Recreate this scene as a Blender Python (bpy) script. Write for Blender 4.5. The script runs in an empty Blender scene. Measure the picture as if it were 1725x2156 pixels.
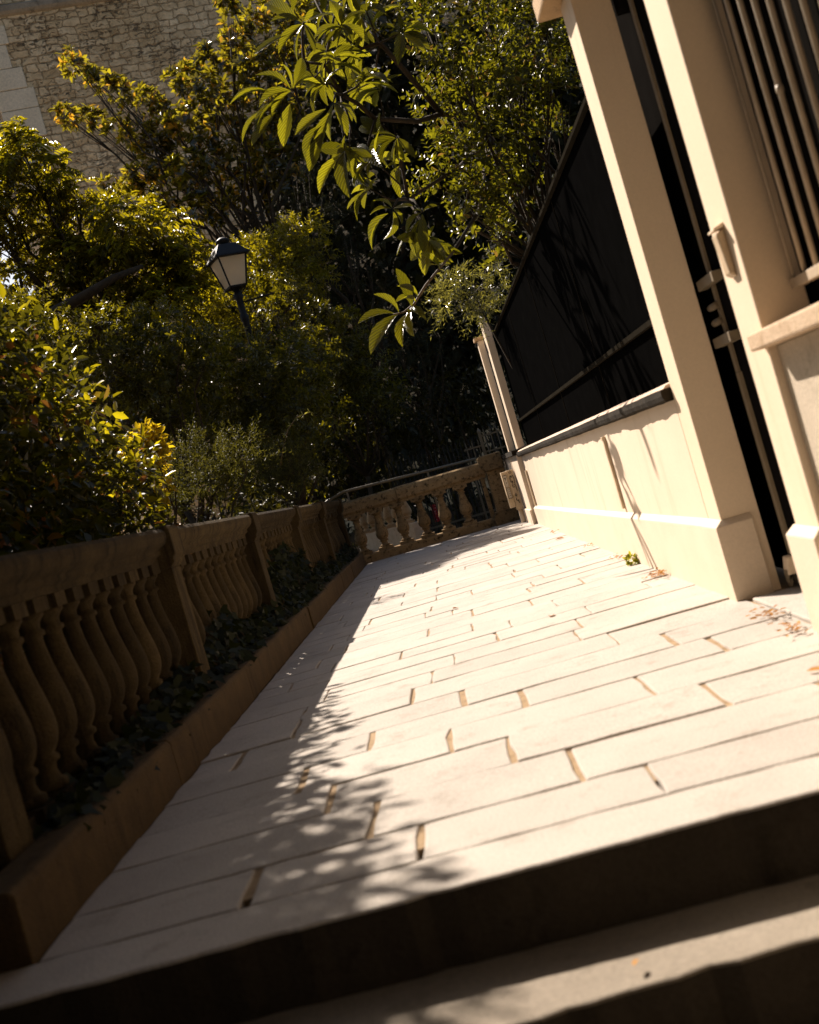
import bpy, math, random
import numpy as np
from mathutils import Vector, Matrix

random.seed(11)
rng = np.random.default_rng(11)
scene = bpy.context.scene
COL = scene.collection
EYE = 0.9            # eye height above the walkway
FOC = 2400.0
CR, SR = math.cos(math.radians(16.2)), math.sin(math.radians(16.2))


def P(px, py, Y):
    """World point at depth Y that is seen at (px, py) of the 1725 x 2156 photograph."""
    dx, dy = px - 915.0, py - 1018.0
    R = CR * dx - SR * dy
    U = -SR * dx - CR * dy
    return Vector((R * Y / FOC, Y, EYE + U * Y / FOC))


# ------------------------------------------------------------------ materials
def new_mat(name):
    m = bpy.data.materials.new(name)
    m.use_nodes = True
    nt = m.node_tree
    nt.nodes.clear()
    out = nt.nodes.new('ShaderNodeOutputMaterial')
    return m, nt, out


def N(nt, t, **kw):
    n = nt.nodes.new(t)
    for k, v in kw.items():
        setattr(n, k, v)
    return n


def ramp(nt, fac, stops):
    r = N(nt, 'ShaderNodeValToRGB')
    while len(r.color_ramp.elements) < len(stops):
        r.color_ramp.elements.new(0.5)
    for e, (p, c) in zip(r.color_ramp.elements, stops):
        e.position = p
        e.color = (*c, 1) if len(c) == 3 else c
    nt.links.new(fac, r.inputs[0])
    return r.outputs[0]


def mixc(nt, fac, a, b, mode='MIX'):
    m = N(nt, 'ShaderNodeMix', data_type='RGBA', blend_type=mode)
    for sock, v in ((m.inputs[0], fac), (m.inputs[6], a), (m.inputs[7], b)):
        if hasattr(v, 'is_linked'):
            nt.links.new(v, sock)
        elif isinstance(v, (int, float)):
            sock.default_value = v
        else:
            sock.default_value = (*v, 1)
    return m.outputs[2]


def noise(nt, vec, scale, detail=6, rough=0.6, dist=0.0):
    n = N(nt, 'ShaderNodeTexNoise')
    n.inputs['Scale'].default_value = scale
    n.inputs['Detail'].default_value = detail
    n.inputs['Roughness'].default_value = rough
    n.inputs['Distortion'].default_value = dist
    if vec is not None:
        nt.links.new(vec, n.inputs['Vector'])
    return n.outputs['Fac']


def objcoord(nt, scale=(1, 1, 1)):
    t = N(nt, 'ShaderNodeTexCoord')
    mp = N(nt, 'ShaderNodeMapping')
    mp.inputs['Scale'].default_value = scale
    nt.links.new(t.outputs['Object'], mp.inputs[0])
    return mp.outputs[0]


def weathered(name, c1, c2, stain, scale=3.0, rough=0.85, bump=0.25, stain_amt=(0.55, 0.72), streak=False, spec=0.3,
              fine=90.0, tintvar=0.0, grain=0.72, objvar=0.0):
    """Plaster / stone / paint with large patches, stains and a fine grain."""
    m, nt, out = new_mat(name)
    b = N(nt, 'ShaderNodeBsdfPrincipled')
    b.inputs['Roughness'].default_value = rough
    b.inputs['Specular IOR Level'].default_value = spec
    v = objcoord(nt)
    big = noise(nt, v, scale)
    col = ramp(nt, big, [(0.3, c1), (0.7, c2)])
    sv = objcoord(nt, (1, 1, 0.12)) if streak else v
    st = noise(nt, sv, scale * 2.3, 8, 0.7)
    fac = ramp(nt, st, [(stain_amt[0], (0, 0, 0)), (stain_amt[1], (1, 1, 1))])
    col = mixc(nt, fac, col, stain)
    g = noise(nt, v, fine, 4, 0.7)
    gf = ramp(nt, g, [(0.3, (grain, grain, grain)), (0.65, (1, 1, 1))])
    col = mixc(nt, 1.0, col, gf, 'MULTIPLY')
    if tintvar:
        a = N(nt, 'ShaderNodeAttribute', attribute_name='tint')
        tv = ramp(nt, a.outputs['Fac'], [(0, (1 - tintvar,) * 3), (1, (1, 1, 1))])
        col = mixc(nt, 1.0, col, tv, 'MULTIPLY')
    if objvar:
        oi = N(nt, 'ShaderNodeObjectInfo')
        ov = ramp(nt, oi.outputs['Random'], [(0, (1 - objvar,) * 3), (1, (1 + objvar * 0.6,) * 3)])
        col = mixc(nt, 1.0, col, ov, 'MULTIPLY')
    nt.links.new(col, b.inputs['Base Color'])
    bp = N(nt, 'ShaderNodeBump')
    bp.inputs['Strength'].default_value = bump
    bp.inputs['Distance'].default_value = 0.01
    add = N(nt, 'ShaderNodeMath', operation='ADD')
    nt.links.new(st, add.inputs[0])
    nt.links.new(g, add.inputs[1])
    nt.links.new(add.outputs[0], bp.inputs['Height'])
    nt.links.new(bp.outputs[0], b.inputs['Normal'])
    nt.links.new(b.outputs[0], out.inputs[0])
    return m


def plain(name, c, rough=0.6, metal=0.0, spec=0.4, var=0.25, scale=12):
    m, nt, out = new_mat(name)
    b = N(nt, 'ShaderNodeBsdfPrincipled')
    b.inputs['Roughness'].default_value = rough
    b.inputs['Metallic'].default_value = metal
    b.inputs['Specular IOR Level'].default_value = spec
    v = objcoord(nt)
    n = noise(nt, v, scale)
    col = ramp(nt, n, [(0.3, tuple(x * (1 - var) for x in c)), (0.7, c)])
    nt.links.new(col, b.inputs['Base Color'])
    nt.links.new(b.outputs[0], out.inputs[0])
    return m


def leaf_mat(name, dark, light, glow, accent=None, accent_from=0.93, rough=0.35, spec=0.5, trans=0.45, ribs=False):
    """Leaf: glossy top plus translucency; 'tint' is a random number per leaf (old and young leaves differ)."""
    m, nt, out = new_mat(name)
    a = N(nt, 'ShaderNodeAttribute', attribute_name='tint')
    t = a.outputs['Fac']
    dark, light = (tuple(x * 0.72 for x in q) for q in (dark, light))
    stops = [(0.0, dark), (0.9, light)]
    gst = [(0.0, tuple(x * 0.32 for x in glow)), (0.75, tuple(x * 0.85 for x in glow)), (0.9, tuple(x * 1.1 for x in glow))]
    if accent:
        stops += [(accent_from, accent)]
        gst += [(accent_from, tuple(min(1, x * 1.9) for x in accent))]
    c = ramp(nt, t, stops)
    g = ramp(nt, t, gst)
    b = N(nt, 'ShaderNodeBsdfPrincipled')
    b.inputs['Roughness'].default_value = rough
    b.inputs['Specular IOR Level'].default_value = spec
    if ribs:
        # side veins: along the leaf minus the distance from the midrib, plus the midrib itself
        au = N(nt, 'ShaderNodeAttribute', attribute_name='lu').outputs['Fac']
        av = N(nt, 'ShaderNodeAttribute', attribute_name='lv').outputs['Fac']
        ab = N(nt, 'ShaderNodeMath', operation='ABSOLUTE')
        nt.links.new(av, ab.inputs[0])
        m1 = N(nt, 'ShaderNodeMath', operation='MULTIPLY_ADD')
        nt.links.new(ab.outputs[0], m1.inputs[0])
        m1.inputs[1].default_value = -0.75
        nt.links.new(au, m1.inputs[2])
        m2 = N(nt, 'ShaderNodeMath', operation='MULTIPLY')
        nt.links.new(m1.outputs[0], m2.inputs[0])
        m2.inputs[1].default_value = 62.0
        sn = N(nt, 'ShaderNodeMath', operation='SINE')
        nt.links.new(m2.outputs[0], sn.inputs[0])
        rf = ramp(nt, sn.outputs[0], [(0.0, (0.62, 0.62, 0.55)), (0.75, (1.1, 1.1, 1.1))])
        mr = ramp(nt, ab.outputs[0], [(0.012, (1.35, 1.3, 1.2)), (0.035, (1, 1, 1))])
        c = mixc(nt, 1.0, mixc(nt, 1.0, c, rf, 'MULTIPLY'), mr, 'MULTIPLY')
        g = mixc(nt, 1.0, mixc(nt, 1.0, g, rf, 'MULTIPLY'), mr, 'MULTIPLY')
        bp = N(nt, 'ShaderNodeBump')
        bp.inputs['Strength'].default_value = 0.5
        bp.inputs['Distance'].default_value = 0.01
        nt.links.new(sn.outputs[0], bp.inputs['Height'])
        nt.links.new(bp.outputs[0], b.inputs['Normal'])
    nt.links.new(c, b.inputs['Base Color'])
    tr = N(nt, 'ShaderNodeBsdfTranslucent')
    nt.links.new(g, tr.inputs['Color'])
    mx = N(nt, 'ShaderNodeMixShader')
    mx.inputs[0].default_value = trans
    nt.links.new(b.outputs[0], mx.inputs[1])
    nt.links.new(tr.outputs[0], mx.inputs[2])
    nt.links.new(mx.outputs[0], out.inputs[0])
    return m


M = {}
M['paving'] = weathered('paving_stone', (0.49, 0.44, 0.38), (0.57, 0.515, 0.445), (0.33, 0.28, 0.22), 2.4, 0.85, 0.55, (0.55, 0.80), tintvar=0.13, grain=0.68, fine=120)
M['mortar'] = weathered('joint_sand', (0.30, 0.20, 0.105), (0.40, 0.28, 0.16), (0.10, 0.066, 0.034), 9, 0.95, 0.5)
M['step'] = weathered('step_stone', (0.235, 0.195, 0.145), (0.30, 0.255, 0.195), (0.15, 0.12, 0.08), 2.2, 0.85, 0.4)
M['bounce'] = weathered('pale_bounce_ground', (0.60, 0.48, 0.33), (0.72, 0.59, 0.43), (0.46, 0.36, 0.24), 2, 0.95, 0.4)
M['asphalt'] = weathered('asphalt', (0.035, 0.032, 0.028), (0.05, 0.046, 0.04), (0.025, 0.022, 0.02), 3, 0.9, 0.4)
M['darkstone'] = weathered('blocker_facade', (0.055, 0.046, 0.034), (0.08, 0.068, 0.05), (0.035, 0.03, 0.024), 0.6, 0.95, 0.3)  # kept dark so the added sky blockers bounce little light
M['render'] = weathered('cream_render', (0.70, 0.57, 0.43), (0.76, 0.625, 0.475), (0.54, 0.41, 0.275), 1.2, 0.9, 0.10, (0.55, 0.78), streak=True, spec=0.15, grain=0.92)
M['paint'] = weathered('cream_paint', (0.76, 0.61, 0.44), (0.80, 0.65, 0.475), (0.62, 0.47, 0.31), 1.6, 0.75, 0.08, (0.57, 0.80), spec=0.15, grain=0.93, streak=True)
M['plinth'] = weathered('plinth_render', (0.70, 0.57, 0.43), (0.75, 0.62, 0.475), (0.42, 0.30, 0.17), 3.5, 0.9, 0.12, (0.66, 0.84), spec=0.15, grain=0.9)
M['conduit'] = plain('painted_conduit', (0.66, 0.50, 0.32), 0.5)
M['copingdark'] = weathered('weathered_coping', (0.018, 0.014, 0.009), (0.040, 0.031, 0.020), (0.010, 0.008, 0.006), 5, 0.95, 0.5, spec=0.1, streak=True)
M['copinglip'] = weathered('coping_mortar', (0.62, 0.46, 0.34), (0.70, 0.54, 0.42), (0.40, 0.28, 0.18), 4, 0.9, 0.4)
M['capstone'] = weathered('cap_stone', (0.46, 0.30, 0.15), (0.62, 0.42, 0.23), (0.25, 0.15, 0.07), 5, 0.85, 0.4)
M['ledge'] = weathered('rough_ledge', (0.58, 0.42, 0.27), (0.70, 0.53, 0.36), (0.40, 0.26, 0.14), 6, 0.9, 0.4)
M['lowrender'] = weathered('grey_render', (0.52, 0.44, 0.33), (0.64, 0.54, 0.41), (0.36, 0.29, 0.20), 2.0, 0.9, 0.3)
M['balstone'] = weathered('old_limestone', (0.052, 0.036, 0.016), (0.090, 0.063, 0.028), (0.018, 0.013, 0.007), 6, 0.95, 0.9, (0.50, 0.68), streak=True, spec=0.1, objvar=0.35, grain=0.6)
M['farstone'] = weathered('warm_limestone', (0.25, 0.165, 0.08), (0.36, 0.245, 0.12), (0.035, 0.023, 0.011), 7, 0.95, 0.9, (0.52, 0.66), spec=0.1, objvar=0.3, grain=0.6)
M['kerb'] = weathered('kerb_stone', (0.074, 0.047, 0.020), (0.110, 0.071, 0.031), (0.040, 0.026, 0.012), 7, 0.95, 0.7, (0.50, 0.80), streak=True, spec=0.2)
M['soil'] = weathered('dark_soil', (0.03, 0.022, 0.012), (0.06, 0.042, 0.022), (0.02, 0.014, 0.008), 4, 1.0, 0.6, spec=0.05)
def matt(name, c):
    m, nt, out = new_mat(name)
    b = N(nt, 'ShaderNodeBsdfDiffuse')
    n = noise(nt, objcoord(nt), 6)
    col = ramp(nt, n, [(0.3, tuple(x * 0.7 for x in c)), (0.7, c)])
    nt.links.new(col, b.inputs['Color'])
    nt.links.new(b.outputs[0], out.inputs[0])
    return m


M['riser'] = weathered('shaded_riser', (0.045, 0.036, 0.026), (0.065, 0.052, 0.038), (0.02, 0.016, 0.01), 3, 0.95, 0.5, spec=0.1)  # shade of the risers put into a colour darker than the treads
M['blackmetal'] = matt('black_sheet', (0.0035, 0.0034, 0.0033))
M['blackrail'] = matt('dark_rail', (0.022, 0.019, 0.014))
M['gatemetal'] = matt('dark_gate_paint', (0.010, 0.009, 0.008))
M['gatetrim'] = plain('worn_gate_trim', (0.21, 0.165, 0.105), 0.55, 0, 0.35)
M['chrome'] = plain('worn_steel', (0.6, 0.58, 0.55), 0.25, 1.0)
M['brass'] = plain('brass', (0.6, 0.36, 0.1), 0.35, 1.0)
M['bars'] = plain('cream_bar_paint', (0.52, 0.42, 0.30), 0.5, 0, 0.35)
M['rubber'] = plain('wheel_rubber', (0.05, 0.04, 0.03), 0.8)
M['boxpaint'] = weathered('beige_cabinet', (0.62, 0.46, 0.27), (0.70, 0.53, 0.33), (0.40, 0.28, 0.14), 7, 0.7, 0.1)
M['ink'] = plain('black_marker', (0.02, 0.014, 0.01), 0.7)
M['sticker'] = plain('pale_sticker', (0.66, 0.56, 0.42), 0.6)
M['ironpale'] = plain('pale_iron_paint', (0.15, 0.125, 0.08), 0.5)
M['irondark'] = plain('dark_iron_paint', (0.02, 0.018, 0.015), 0.6, 0, 0.3)
M['red'] = plain('red_sign', (0.50, 0.02, 0.03), 0.5)
M['pinkmark'] = plain('pale_sign_mark', (0.75, 0.35, 0.33), 0.5)
M['handrail'] = plain('steel_handrail', (0.17, 0.14, 0.09), 0.5, 0, 0.4)
M['lampmetal'] = plain('lamp_black_paint', (0.008, 0.0075, 0.007), 0.55, 0, 0.3)
M['bark'] = weathered('bark', (0.045, 0.032, 0.018), (0.08, 0.055, 0.03), (0.02, 0.015, 0.01), 8, 0.95, 0.8)
M['twig'] = plain('young_twig', (0.16, 0.10, 0.04), 0.7)
M['dressed'] = weathered('dressed_limestone', (0.76, 0.62, 0.43), (0.86, 0.71, 0.51), (0.46, 0.36, 0.24), 0.9, 0.9, 0.2, (0.60, 0.75), fine=14)
M['cornice'] = weathered('sooty_cornice', (0.30, 0.235, 0.16), (0.42, 0.34, 0.24), (0.14, 0.11, 0.08), 1.2, 0.9, 0.4, fine=14)
M['pipe'] = plain('cream_downpipe', (0.66, 0.55, 0.40), 0.5)
M['dryleaf'] = leaf_mat('dry_leaf', (0.42, 0.16, 0.02), (0.62, 0.30, 0.05), (0.7, 0.3, 0.04), trans=0.2, rough=0.7, spec=0.2)


def frosted():
    m, nt, out = new_mat('milky_lamp_glass')
    b = N(nt, 'ShaderNodeBsdfPrincipled')
    b.inputs['Base Color'].default_value = (0.80, 0.70, 0.54, 1)
    b.inputs['Roughness'].default_value = 0.25
    tr = N(nt, 'ShaderNodeBsdfTranslucent')
    tr.inputs['Color'].default_value = (0.92, 0.80, 0.62, 1)
    mx = N(nt, 'ShaderNodeMixShader')
    mx.inputs[0].default_value = 0.55
    v = objcoord(nt)
    n = noise(nt, v, 5.0, 3)
    f = ramp(nt, n, [(0.35, (0.55, 0.55, 0.55)), (0.65, (0.85, 0.85, 0.85))])
    nt.links.new(f, mx.inputs[0])
    nt.links.new(b.outputs[0], mx.inputs[1])
    nt.links.new(tr.outputs[0], mx.inputs[2])
    nt.links.new(mx.outputs[0], out.inputs[0])
    return m


M['frost'] = frosted()


def windowglass():
    m, nt, out = new_mat('dark_window_glass')
    b = N(nt, 'ShaderNodeBsdfPrincipled')
    b.inputs['Base Color'].default_value = (0.03, 0.03, 0.03, 1)
    b.inputs['Roughness'].default_value = 0.08
    nt.links.new(b.outputs[0], out.inputs[0])
    return m


M['glass'] = windowglass()


def rubble():
    """Old rubble masonry: irregular stones in rough courses, raked mortar, pits and a few pale blocks."""
    m, nt, out = new_mat('rubble_masonry')
    b = N(nt, 'ShaderNodeBsdfPrincipled')
    b.inputs['Roughness'].default_value = 0.95
    b.inputs['Specular IOR Level'].default_value = 0.1
    t = N(nt, 'ShaderNodeTexCoord')
    sep = N(nt, 'ShaderNodeSeparateXYZ')
    nt.links.new(t.outputs['Object'], sep.inputs[0])
    cmb = N(nt, 'ShaderNodeCombineXYZ')
    nt.links.new(sep.outputs[0], cmb.inputs[0])
    nt.links.new(sep.outputs[2], cmb.inputs[1])
    wn = N(nt, 'ShaderNodeTexNoise')
    wn.inputs['Scale'].default_value = 2.3
    wn.inputs['Detail'].default_value = 4
    nt.links.new(cmb.outputs[0], wn.inputs['Vector'])
    sc = N(nt, 'ShaderNodeVectorMath', operation='SCALE')
    sc.inputs['Scale'].default_value = 0.33
    nt.links.new(wn.outputs['Color'], sc.inputs[0])
    ad = N(nt, 'ShaderNodeVectorMath', operation='ADD')
    nt.links.new(cmb.outputs[0], ad.inputs[0])
    nt.links.new(sc.outputs[0], ad.inputs[1])
    br = N(nt, 'ShaderNodeTexBrick')
    br.offset = 0.43
    br.squash = 0.62
    br.squash_frequency = 3
    br.inputs['Scale'].default_value = 1.0
    br.inputs['Brick Width'].default_value = 0.62
    br.inputs['Row Height'].default_value = 0.30
    br.inputs['Mortar Size'].default_value = 0.028
    br.inputs['Mortar Smooth'].default_value = 0.55
    br.inputs['Bias'].default_value = 0.0
    br.inputs['Color1'].default_value = (0.68, 0.49, 0.275, 1)
    br.inputs['Color2'].default_value = (0.90, 0.70, 0.44, 1)
    br.inputs['Mortar'].default_value = (0.52, 0.37, 0.21, 1)
    nt.links.new(ad.outputs[0], br.inputs['Vector'])
    big = noise(nt, cmb.outputs[0], 0.35, 3)
    bf = ramp(nt, big, [(0.35, (0.80, 0.76, 0.70)), (0.65, (1.0, 1.0, 1.0))])
    col = mixc(nt, 1.0, br.outputs['Color'], bf, 'MULTIPLY')
    mid = noise(nt, cmb.outputs[0], 3.3, 5, 0.65)
    mf = ramp(nt, mid, [(0.35, (0.74, 0.70, 0.66)), (0.6, (1.08, 1.06, 1.04))])
    col = mixc(nt, 1.0, col, mf, 'MULTIPLY')
    # pits and undersides of broken stones, their shade put into the colour
    mp = N(nt, 'ShaderNodeMapping')
    mp.inputs['Scale'].default_value = (3.4, 7.5, 1)
    nt.links.new(ad.outputs[0], mp.inputs[0])
    pit = noise(nt, mp.outputs[0], 1.3, 6, 0.7, 0.6)
    patch = noise(nt, cmb.outputs[0], 0.55, 2)
    pm = N(nt, 'ShaderNodeMath', operation='MULTIPLY')
    nt.links.new(pit, pm.inputs[0])
    pa = ramp(nt, patch, [(0.38, (0.90, 0.90, 0.90)), (0.6, (1.06, 1.06, 1.06))])
    nt.links.new(pa, pm.inputs[1])
    pf = ramp(nt, pm.outputs[0], [(0.56, (0, 0, 0)), (0.68, (1, 1, 1))])
    col = mixc(nt, pf, col, (0.22, 0.165, 0.11))
    nt.links.new(col, b.inputs['Base Color'])
    bp = N(nt, 'ShaderNodeBump')
    bp.inputs['Strength'].default_value = 1.0
    bp.inputs['Distance'].default_value = 0.09
    inv = N(nt, 'ShaderNodeMath', operation='SUBTRACT')
    inv.inputs[0].default_value = 1.0
    nt.links.new(br.outputs['Fac'], inv.inputs[1])
    s2 = N(nt, 'ShaderNodeMath', operation='SUBTRACT')
    nt.links.new(inv.outputs[0], s2.inputs[0])
    nt.links.new(pf, s2.inputs[1])
    a2 = N(nt, 'ShaderNodeMath', operation='MULTIPLY_ADD')
    nt.links.new(mid, a2.inputs[0])
    a2.inputs[1].default_value = 0.8
    nt.links.new(s2.outputs[0], a2.inputs[2])
    nt.links.new(a2.outputs[0], bp.inputs['Height'])
    nt.links.new(bp.outputs[0], b.inputs['Normal'])
    nt.links.new(b.outputs[0], out.inputs[0])
    return m


M['rubble'] = rubble()

# leaves
M['l_laurel'] = leaf_mat('laurel_leaf', (0.014, 0.016, 0.003), (0.038, 0.042, 0.006), (0.28, 0.25, 0.010), (0.26, 0.10, 0.02), 0.985, 0.42, 0.2, 0.24)
M['l_gold'] = leaf_mat('golden_leaf', (0.28, 0.21, 0.010), (0.42, 0.31, 0.014), (0.80, 0.56, 0.015), rough=0.5, spec=0.3, trans=0.5)
M['l_frond'] = leaf_mat('frond_leaf', (0.035, 0.038, 0.004), (0.085, 0.085, 0.007), (0.66, 0.54, 0.010), rough=0.4, spec=0.3, trans=0.42)
M['l_magnolia'] = leaf_mat('magnolia_leaf', (0.020, 0.022, 0.004), (0.05, 0.048, 0.007), (0.52, 0.43, 0.018), (0.38, 0.21, 0.015), 0.92, 0.17, 0.9, 0.40)
M['l_privet'] = leaf_mat('privet_leaf', (0.020, 0.024, 0.004), (0.060, 0.062, 0.007), (0.44, 0.37, 0.008), None, 0.9, 0.36, 0.28, 0.30)
M['l_conifer'] = leaf_mat('conifer_needle', (0.022, 0.026, 0.012), (0.05, 0.055, 0.024), (0.07, 0.07, 0.025), rough=0.7, spec=0.15, trans=0.2)
M['l_dark'] = leaf_mat('shade_leaf', (0.010, 0.012, 0.003), (0.03, 0.032, 0.006), (0.12, 0.10, 0.010), rough=0.5, spec=0.25, trans=0.25)
M['l_loquat'] = leaf_mat('loquat_leaf', (0.05, 0.055, 0.008), (0.10, 0.10, 0.012), (0.46, 0.42, 0.014), rough=0.3, spec=0.5, trans=0.36, ribs=True)
M['l_myrtle'] = leaf_mat('myrtle_leaf', (0.026, 0.030, 0.004), (0.070, 0.070, 0.007), (0.34, 0.32, 0.010), (0.16, 0.09, 0.015), 0.98, 0.4, 0.3, 0.36)
M['l_olive'] = leaf_mat('olive_leaf', (0.05, 0.052, 0.014), (0.11, 0.11, 0.035), (0.40, 0.36, 0.05), rough=0.3, spec=0.6, trans=0.35)
M['l_ivy'] = leaf_mat('ivy_leaf', (0.006, 0.009, 0.002), (0.020, 0.026, 0.005), (0.06, 0.07, 0.008), rough=0.6, spec=0.15, trans=0.2)
M['l_rosemary'] = leaf_mat('rosemary_leaf', (0.022, 0.024, 0.009), (0.06, 0.06, 0.022), (0.20, 0.18, 0.02), rough=0.6, spec=0.15, trans=0.3)
M['l_weed'] = leaf_mat('weed_leaf', (0.16, 0.20, 0.008), (0.34, 0.36, 0.016), (0.6, 0.55, 0.02), rough=0.5, trans=0.4)


# ------------------------------------------------------------------ mesh building
class MB:
    def __init__(self):
        self.v, self.f, self.mi, self.t = [], [], [], []

    def add(self, vs, fs, mi=0, tint=0.5):
        o = len(self.v)
        self.v += [tuple(p) for p in vs]
        self.t += [tint] * len(vs)
        self.f += [tuple(i + o for i in f) for f in fs]
        self.mi += [mi] * len(fs)
        return self

    def box(self, x0, x1, y0, y1, z0, z1, mi=0, m=None):
        vs = [Vector(p) for p in ((x0, y0, z0), (x1, y0, z0), (x1, y1, z0), (x0, y1, z0),
                                  (x0, y0, z1), (x1, y0, z1), (x1, y1, z1), (x0, y1, z1))]
        if m is not None:
            vs = [m @ p for p in vs]
        return self.add(vs, [(0, 3, 2, 1), (4, 5, 6, 7), (0, 1, 5, 4), (1, 2, 6, 5), (2, 3, 7, 6), (3, 0, 4, 7)], mi)

    def prism(self, prof, a, b, axis='y', mi=0):
        """Extrude a closed 2-D profile along an axis; prof in (x,z) for axis y, (y,z) for axis x, (x,y) for axis z."""
        n = len(prof)

        def pt(p, s):
            return {'y': (p[0], s, p[1]), 'x': (s, p[0], p[1]), 'z': (p[0], p[1], s)}[axis]
        vs = [pt(p, a) for p in prof] + [pt(p, b) for p in prof]
        fs = [(i, (i + 1) % n, n + (i + 1) % n, n + i) for i in range(n)]
        fs += [tuple(range(n))[::-1], tuple(range(n, 2 * n))]
        return self.add(vs, fs, mi)

    def tube(self, pts, radii, seg=8, mi=0, caps=True):
        pts = [Vector(p) for p in pts]
        if not hasattr(radii, '__len__'):
            radii = [radii] * len(pts)
        vs, fs = [], []
        up = Vector((0.13, 0.31, 0.94))
        for i, p in enumerate(pts):
            d = (pts[min(i + 1, len(pts) - 1)] - pts[max(i - 1, 0)]).normalized()
            s = d.cross(up)
            if s.length < 1e-3:
                s = d.cross(Vector((1, 0, 0)))
            s.normalize()
            u = s.cross(d)
            for k in range(seg):
                a = 2 * math.pi * k / seg
                vs.append(p + (s * math.cos(a) + u * math.sin(a)) * radii[i])
        for i in range(len(pts) - 1):
            for k in range(seg):
                fs.append((i * seg + k, i * seg + (k + 1) % seg, (i + 1) * seg + (k + 1) % seg, (i + 1) * seg + k))
        if caps:
            fs.append(tuple(range(seg))[::-1])
            fs.append(tuple((len(pts) - 1) * seg + k for k in range(seg)))
        return self.add(vs, fs, mi)

    def lathe(self, prof, seg=20, c=(0, 0, 0), mi=0):
        """prof: list of (radius, z)"""
        vs, fs = [], []
        for r, z in prof:
            for k in range(seg):
                a = 2 * math.pi * k / seg
                vs.append((c[0] + r * math.cos(a), c[1] + r * math.sin(a), c[2] + z))
        for i in range(len(prof) - 1):
            for k in range(seg):
                fs.append((i * seg + k, i * seg + (k + 1) % seg, (i + 1) * seg + (k + 1) % seg, (i + 1) * seg + k))
        fs.append(tuple(range(seg))[::-1])
        fs.append(tuple((len(prof) - 1) * seg + k for k in range(seg)))
        return self.add(vs, fs, mi)

    def mesh(self, name, mats, smooth=False):
        me = bpy.data.meshes.new(name)
        me.from_pydata(self.v, [], self.f)
        for m in (mats if isinstance(mats, (list, tuple)) else [mats]):
            me.materials.append(m)
        me.polygons.foreach_set('material_index', self.mi)
        at = me.attributes.new('tint', 'FLOAT', 'POINT')
        at.data.foreach_set('value', self.t)
        if smooth:
            me.polygons.foreach_set('use_smooth', [True] * len(self.f))
        me.update()
        return me

    def build(self, name, mats, parent=None, bevel=0.0, smooth=False, seg=2, loc=None):
        o = link(name, self.mesh(name, mats, smooth), parent)
        if loc is not None:
            o.location = loc
        if bevel:
            b = o.modifiers.new('Bevel', 'BEVEL')
            b.width = bevel
            b.segments = seg
            b.limit_method = 'ANGLE'
            b.angle_limit = math.radians(40)
        return o


def link(name, data, parent=None):
    o = bpy.data.objects.new(name, data)
    COL.objects.link(o)
    if parent is not None:
        o.parent = parent
        o.matrix_parent_inverse = Matrix.Translation(-Vector(parent.location))
    return o


def tag(o, label, cat, group=None, kind=None):
    o['label'] = label
    o['category'] = cat
    if group:
        o['group'] = group
    if kind:
        o['kind'] = kind
    return o


def thing(name, label, cat, loc=(0, 0, 0), group=None):
    o = bpy.data.objects.new(name, None)
    COL.objects.link(o)
    o.empty_display_size = 0.2
    o.location = loc
    return tag(o, label, cat, group)


def struct(o):
    o['kind'] = 'structure'
    return o


# ------------------------------------------------------------------ leaves
TPL = {}
TPL['S'] = (np.array([(0, 0, 0), (0.45, 0.5, 0.06), (1, 0, -0.10), (0.45, -0.5, 0.06)]), [(0, 3, 2, 1)])
TPL['M'] = (np.array([(0, 0, 0), (0.28, 0.46, 0.05), (0.68, 0.42, 0.0), (1, 0, -0.16), (0.68, -0.42, 0.0), (0.28, -0.46, 0.05)]),
            [(0, 3, 2, 1), (0, 5, 4, 3)])
_iv = [(0, 0, 0), (0.02, 0.42, 0.02), (0.33, 0.55, 0.05), (0.42, 0.27, 0.03), (1, 0, -0.08), (0.42, -0.27, 0.03), (0.33, -0.55, 0.05), (0.02, -0.42, 0.02)]
TPL['I'] = (np.array(_iv), [(0, 3, 2, 1), (0, 5, 4, 3), (0, 7, 6, 5)])


def _grid(nu=13):
    v, f = [], []
    prof = lambda u: 0.5 * (math.sin(math.pi * min(1, u * 0.97 + 0.03) ** 1.25) ** 0.75)
    cols = (-1, -0.62, -0.28, 0, 0.28, 0.62, 1)
    for i in range(nu):
        u = i / (nu - 1)
        w = max(prof(u), 0.012)
        saw = 1.0 + (0.07 if i % 2 else -0.03)
        for c in cols:
            ridge = 0.014 * (1 if i % 2 else -1) * (1 - abs(abs(c) * 2 - 1)) * min(1, 4 * u * (1 - u))
            z = -0.42 * u * u + 0.13 * u + abs(c) * w * 0.20 + ridge
            v.append((u + 0.06 * abs(c) * w, c * w * (saw if abs(c) == 1 else 1), z))
    k = len(cols)
    for i in range(nu - 1):
        for j in range(k - 1):
            f.append((i * k + j, i * k + j + 1, (i + 1) * k + j + 1, (i + 1) * k + j))
    return np.array(v), f


TPL['G'] = _grid()


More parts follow.
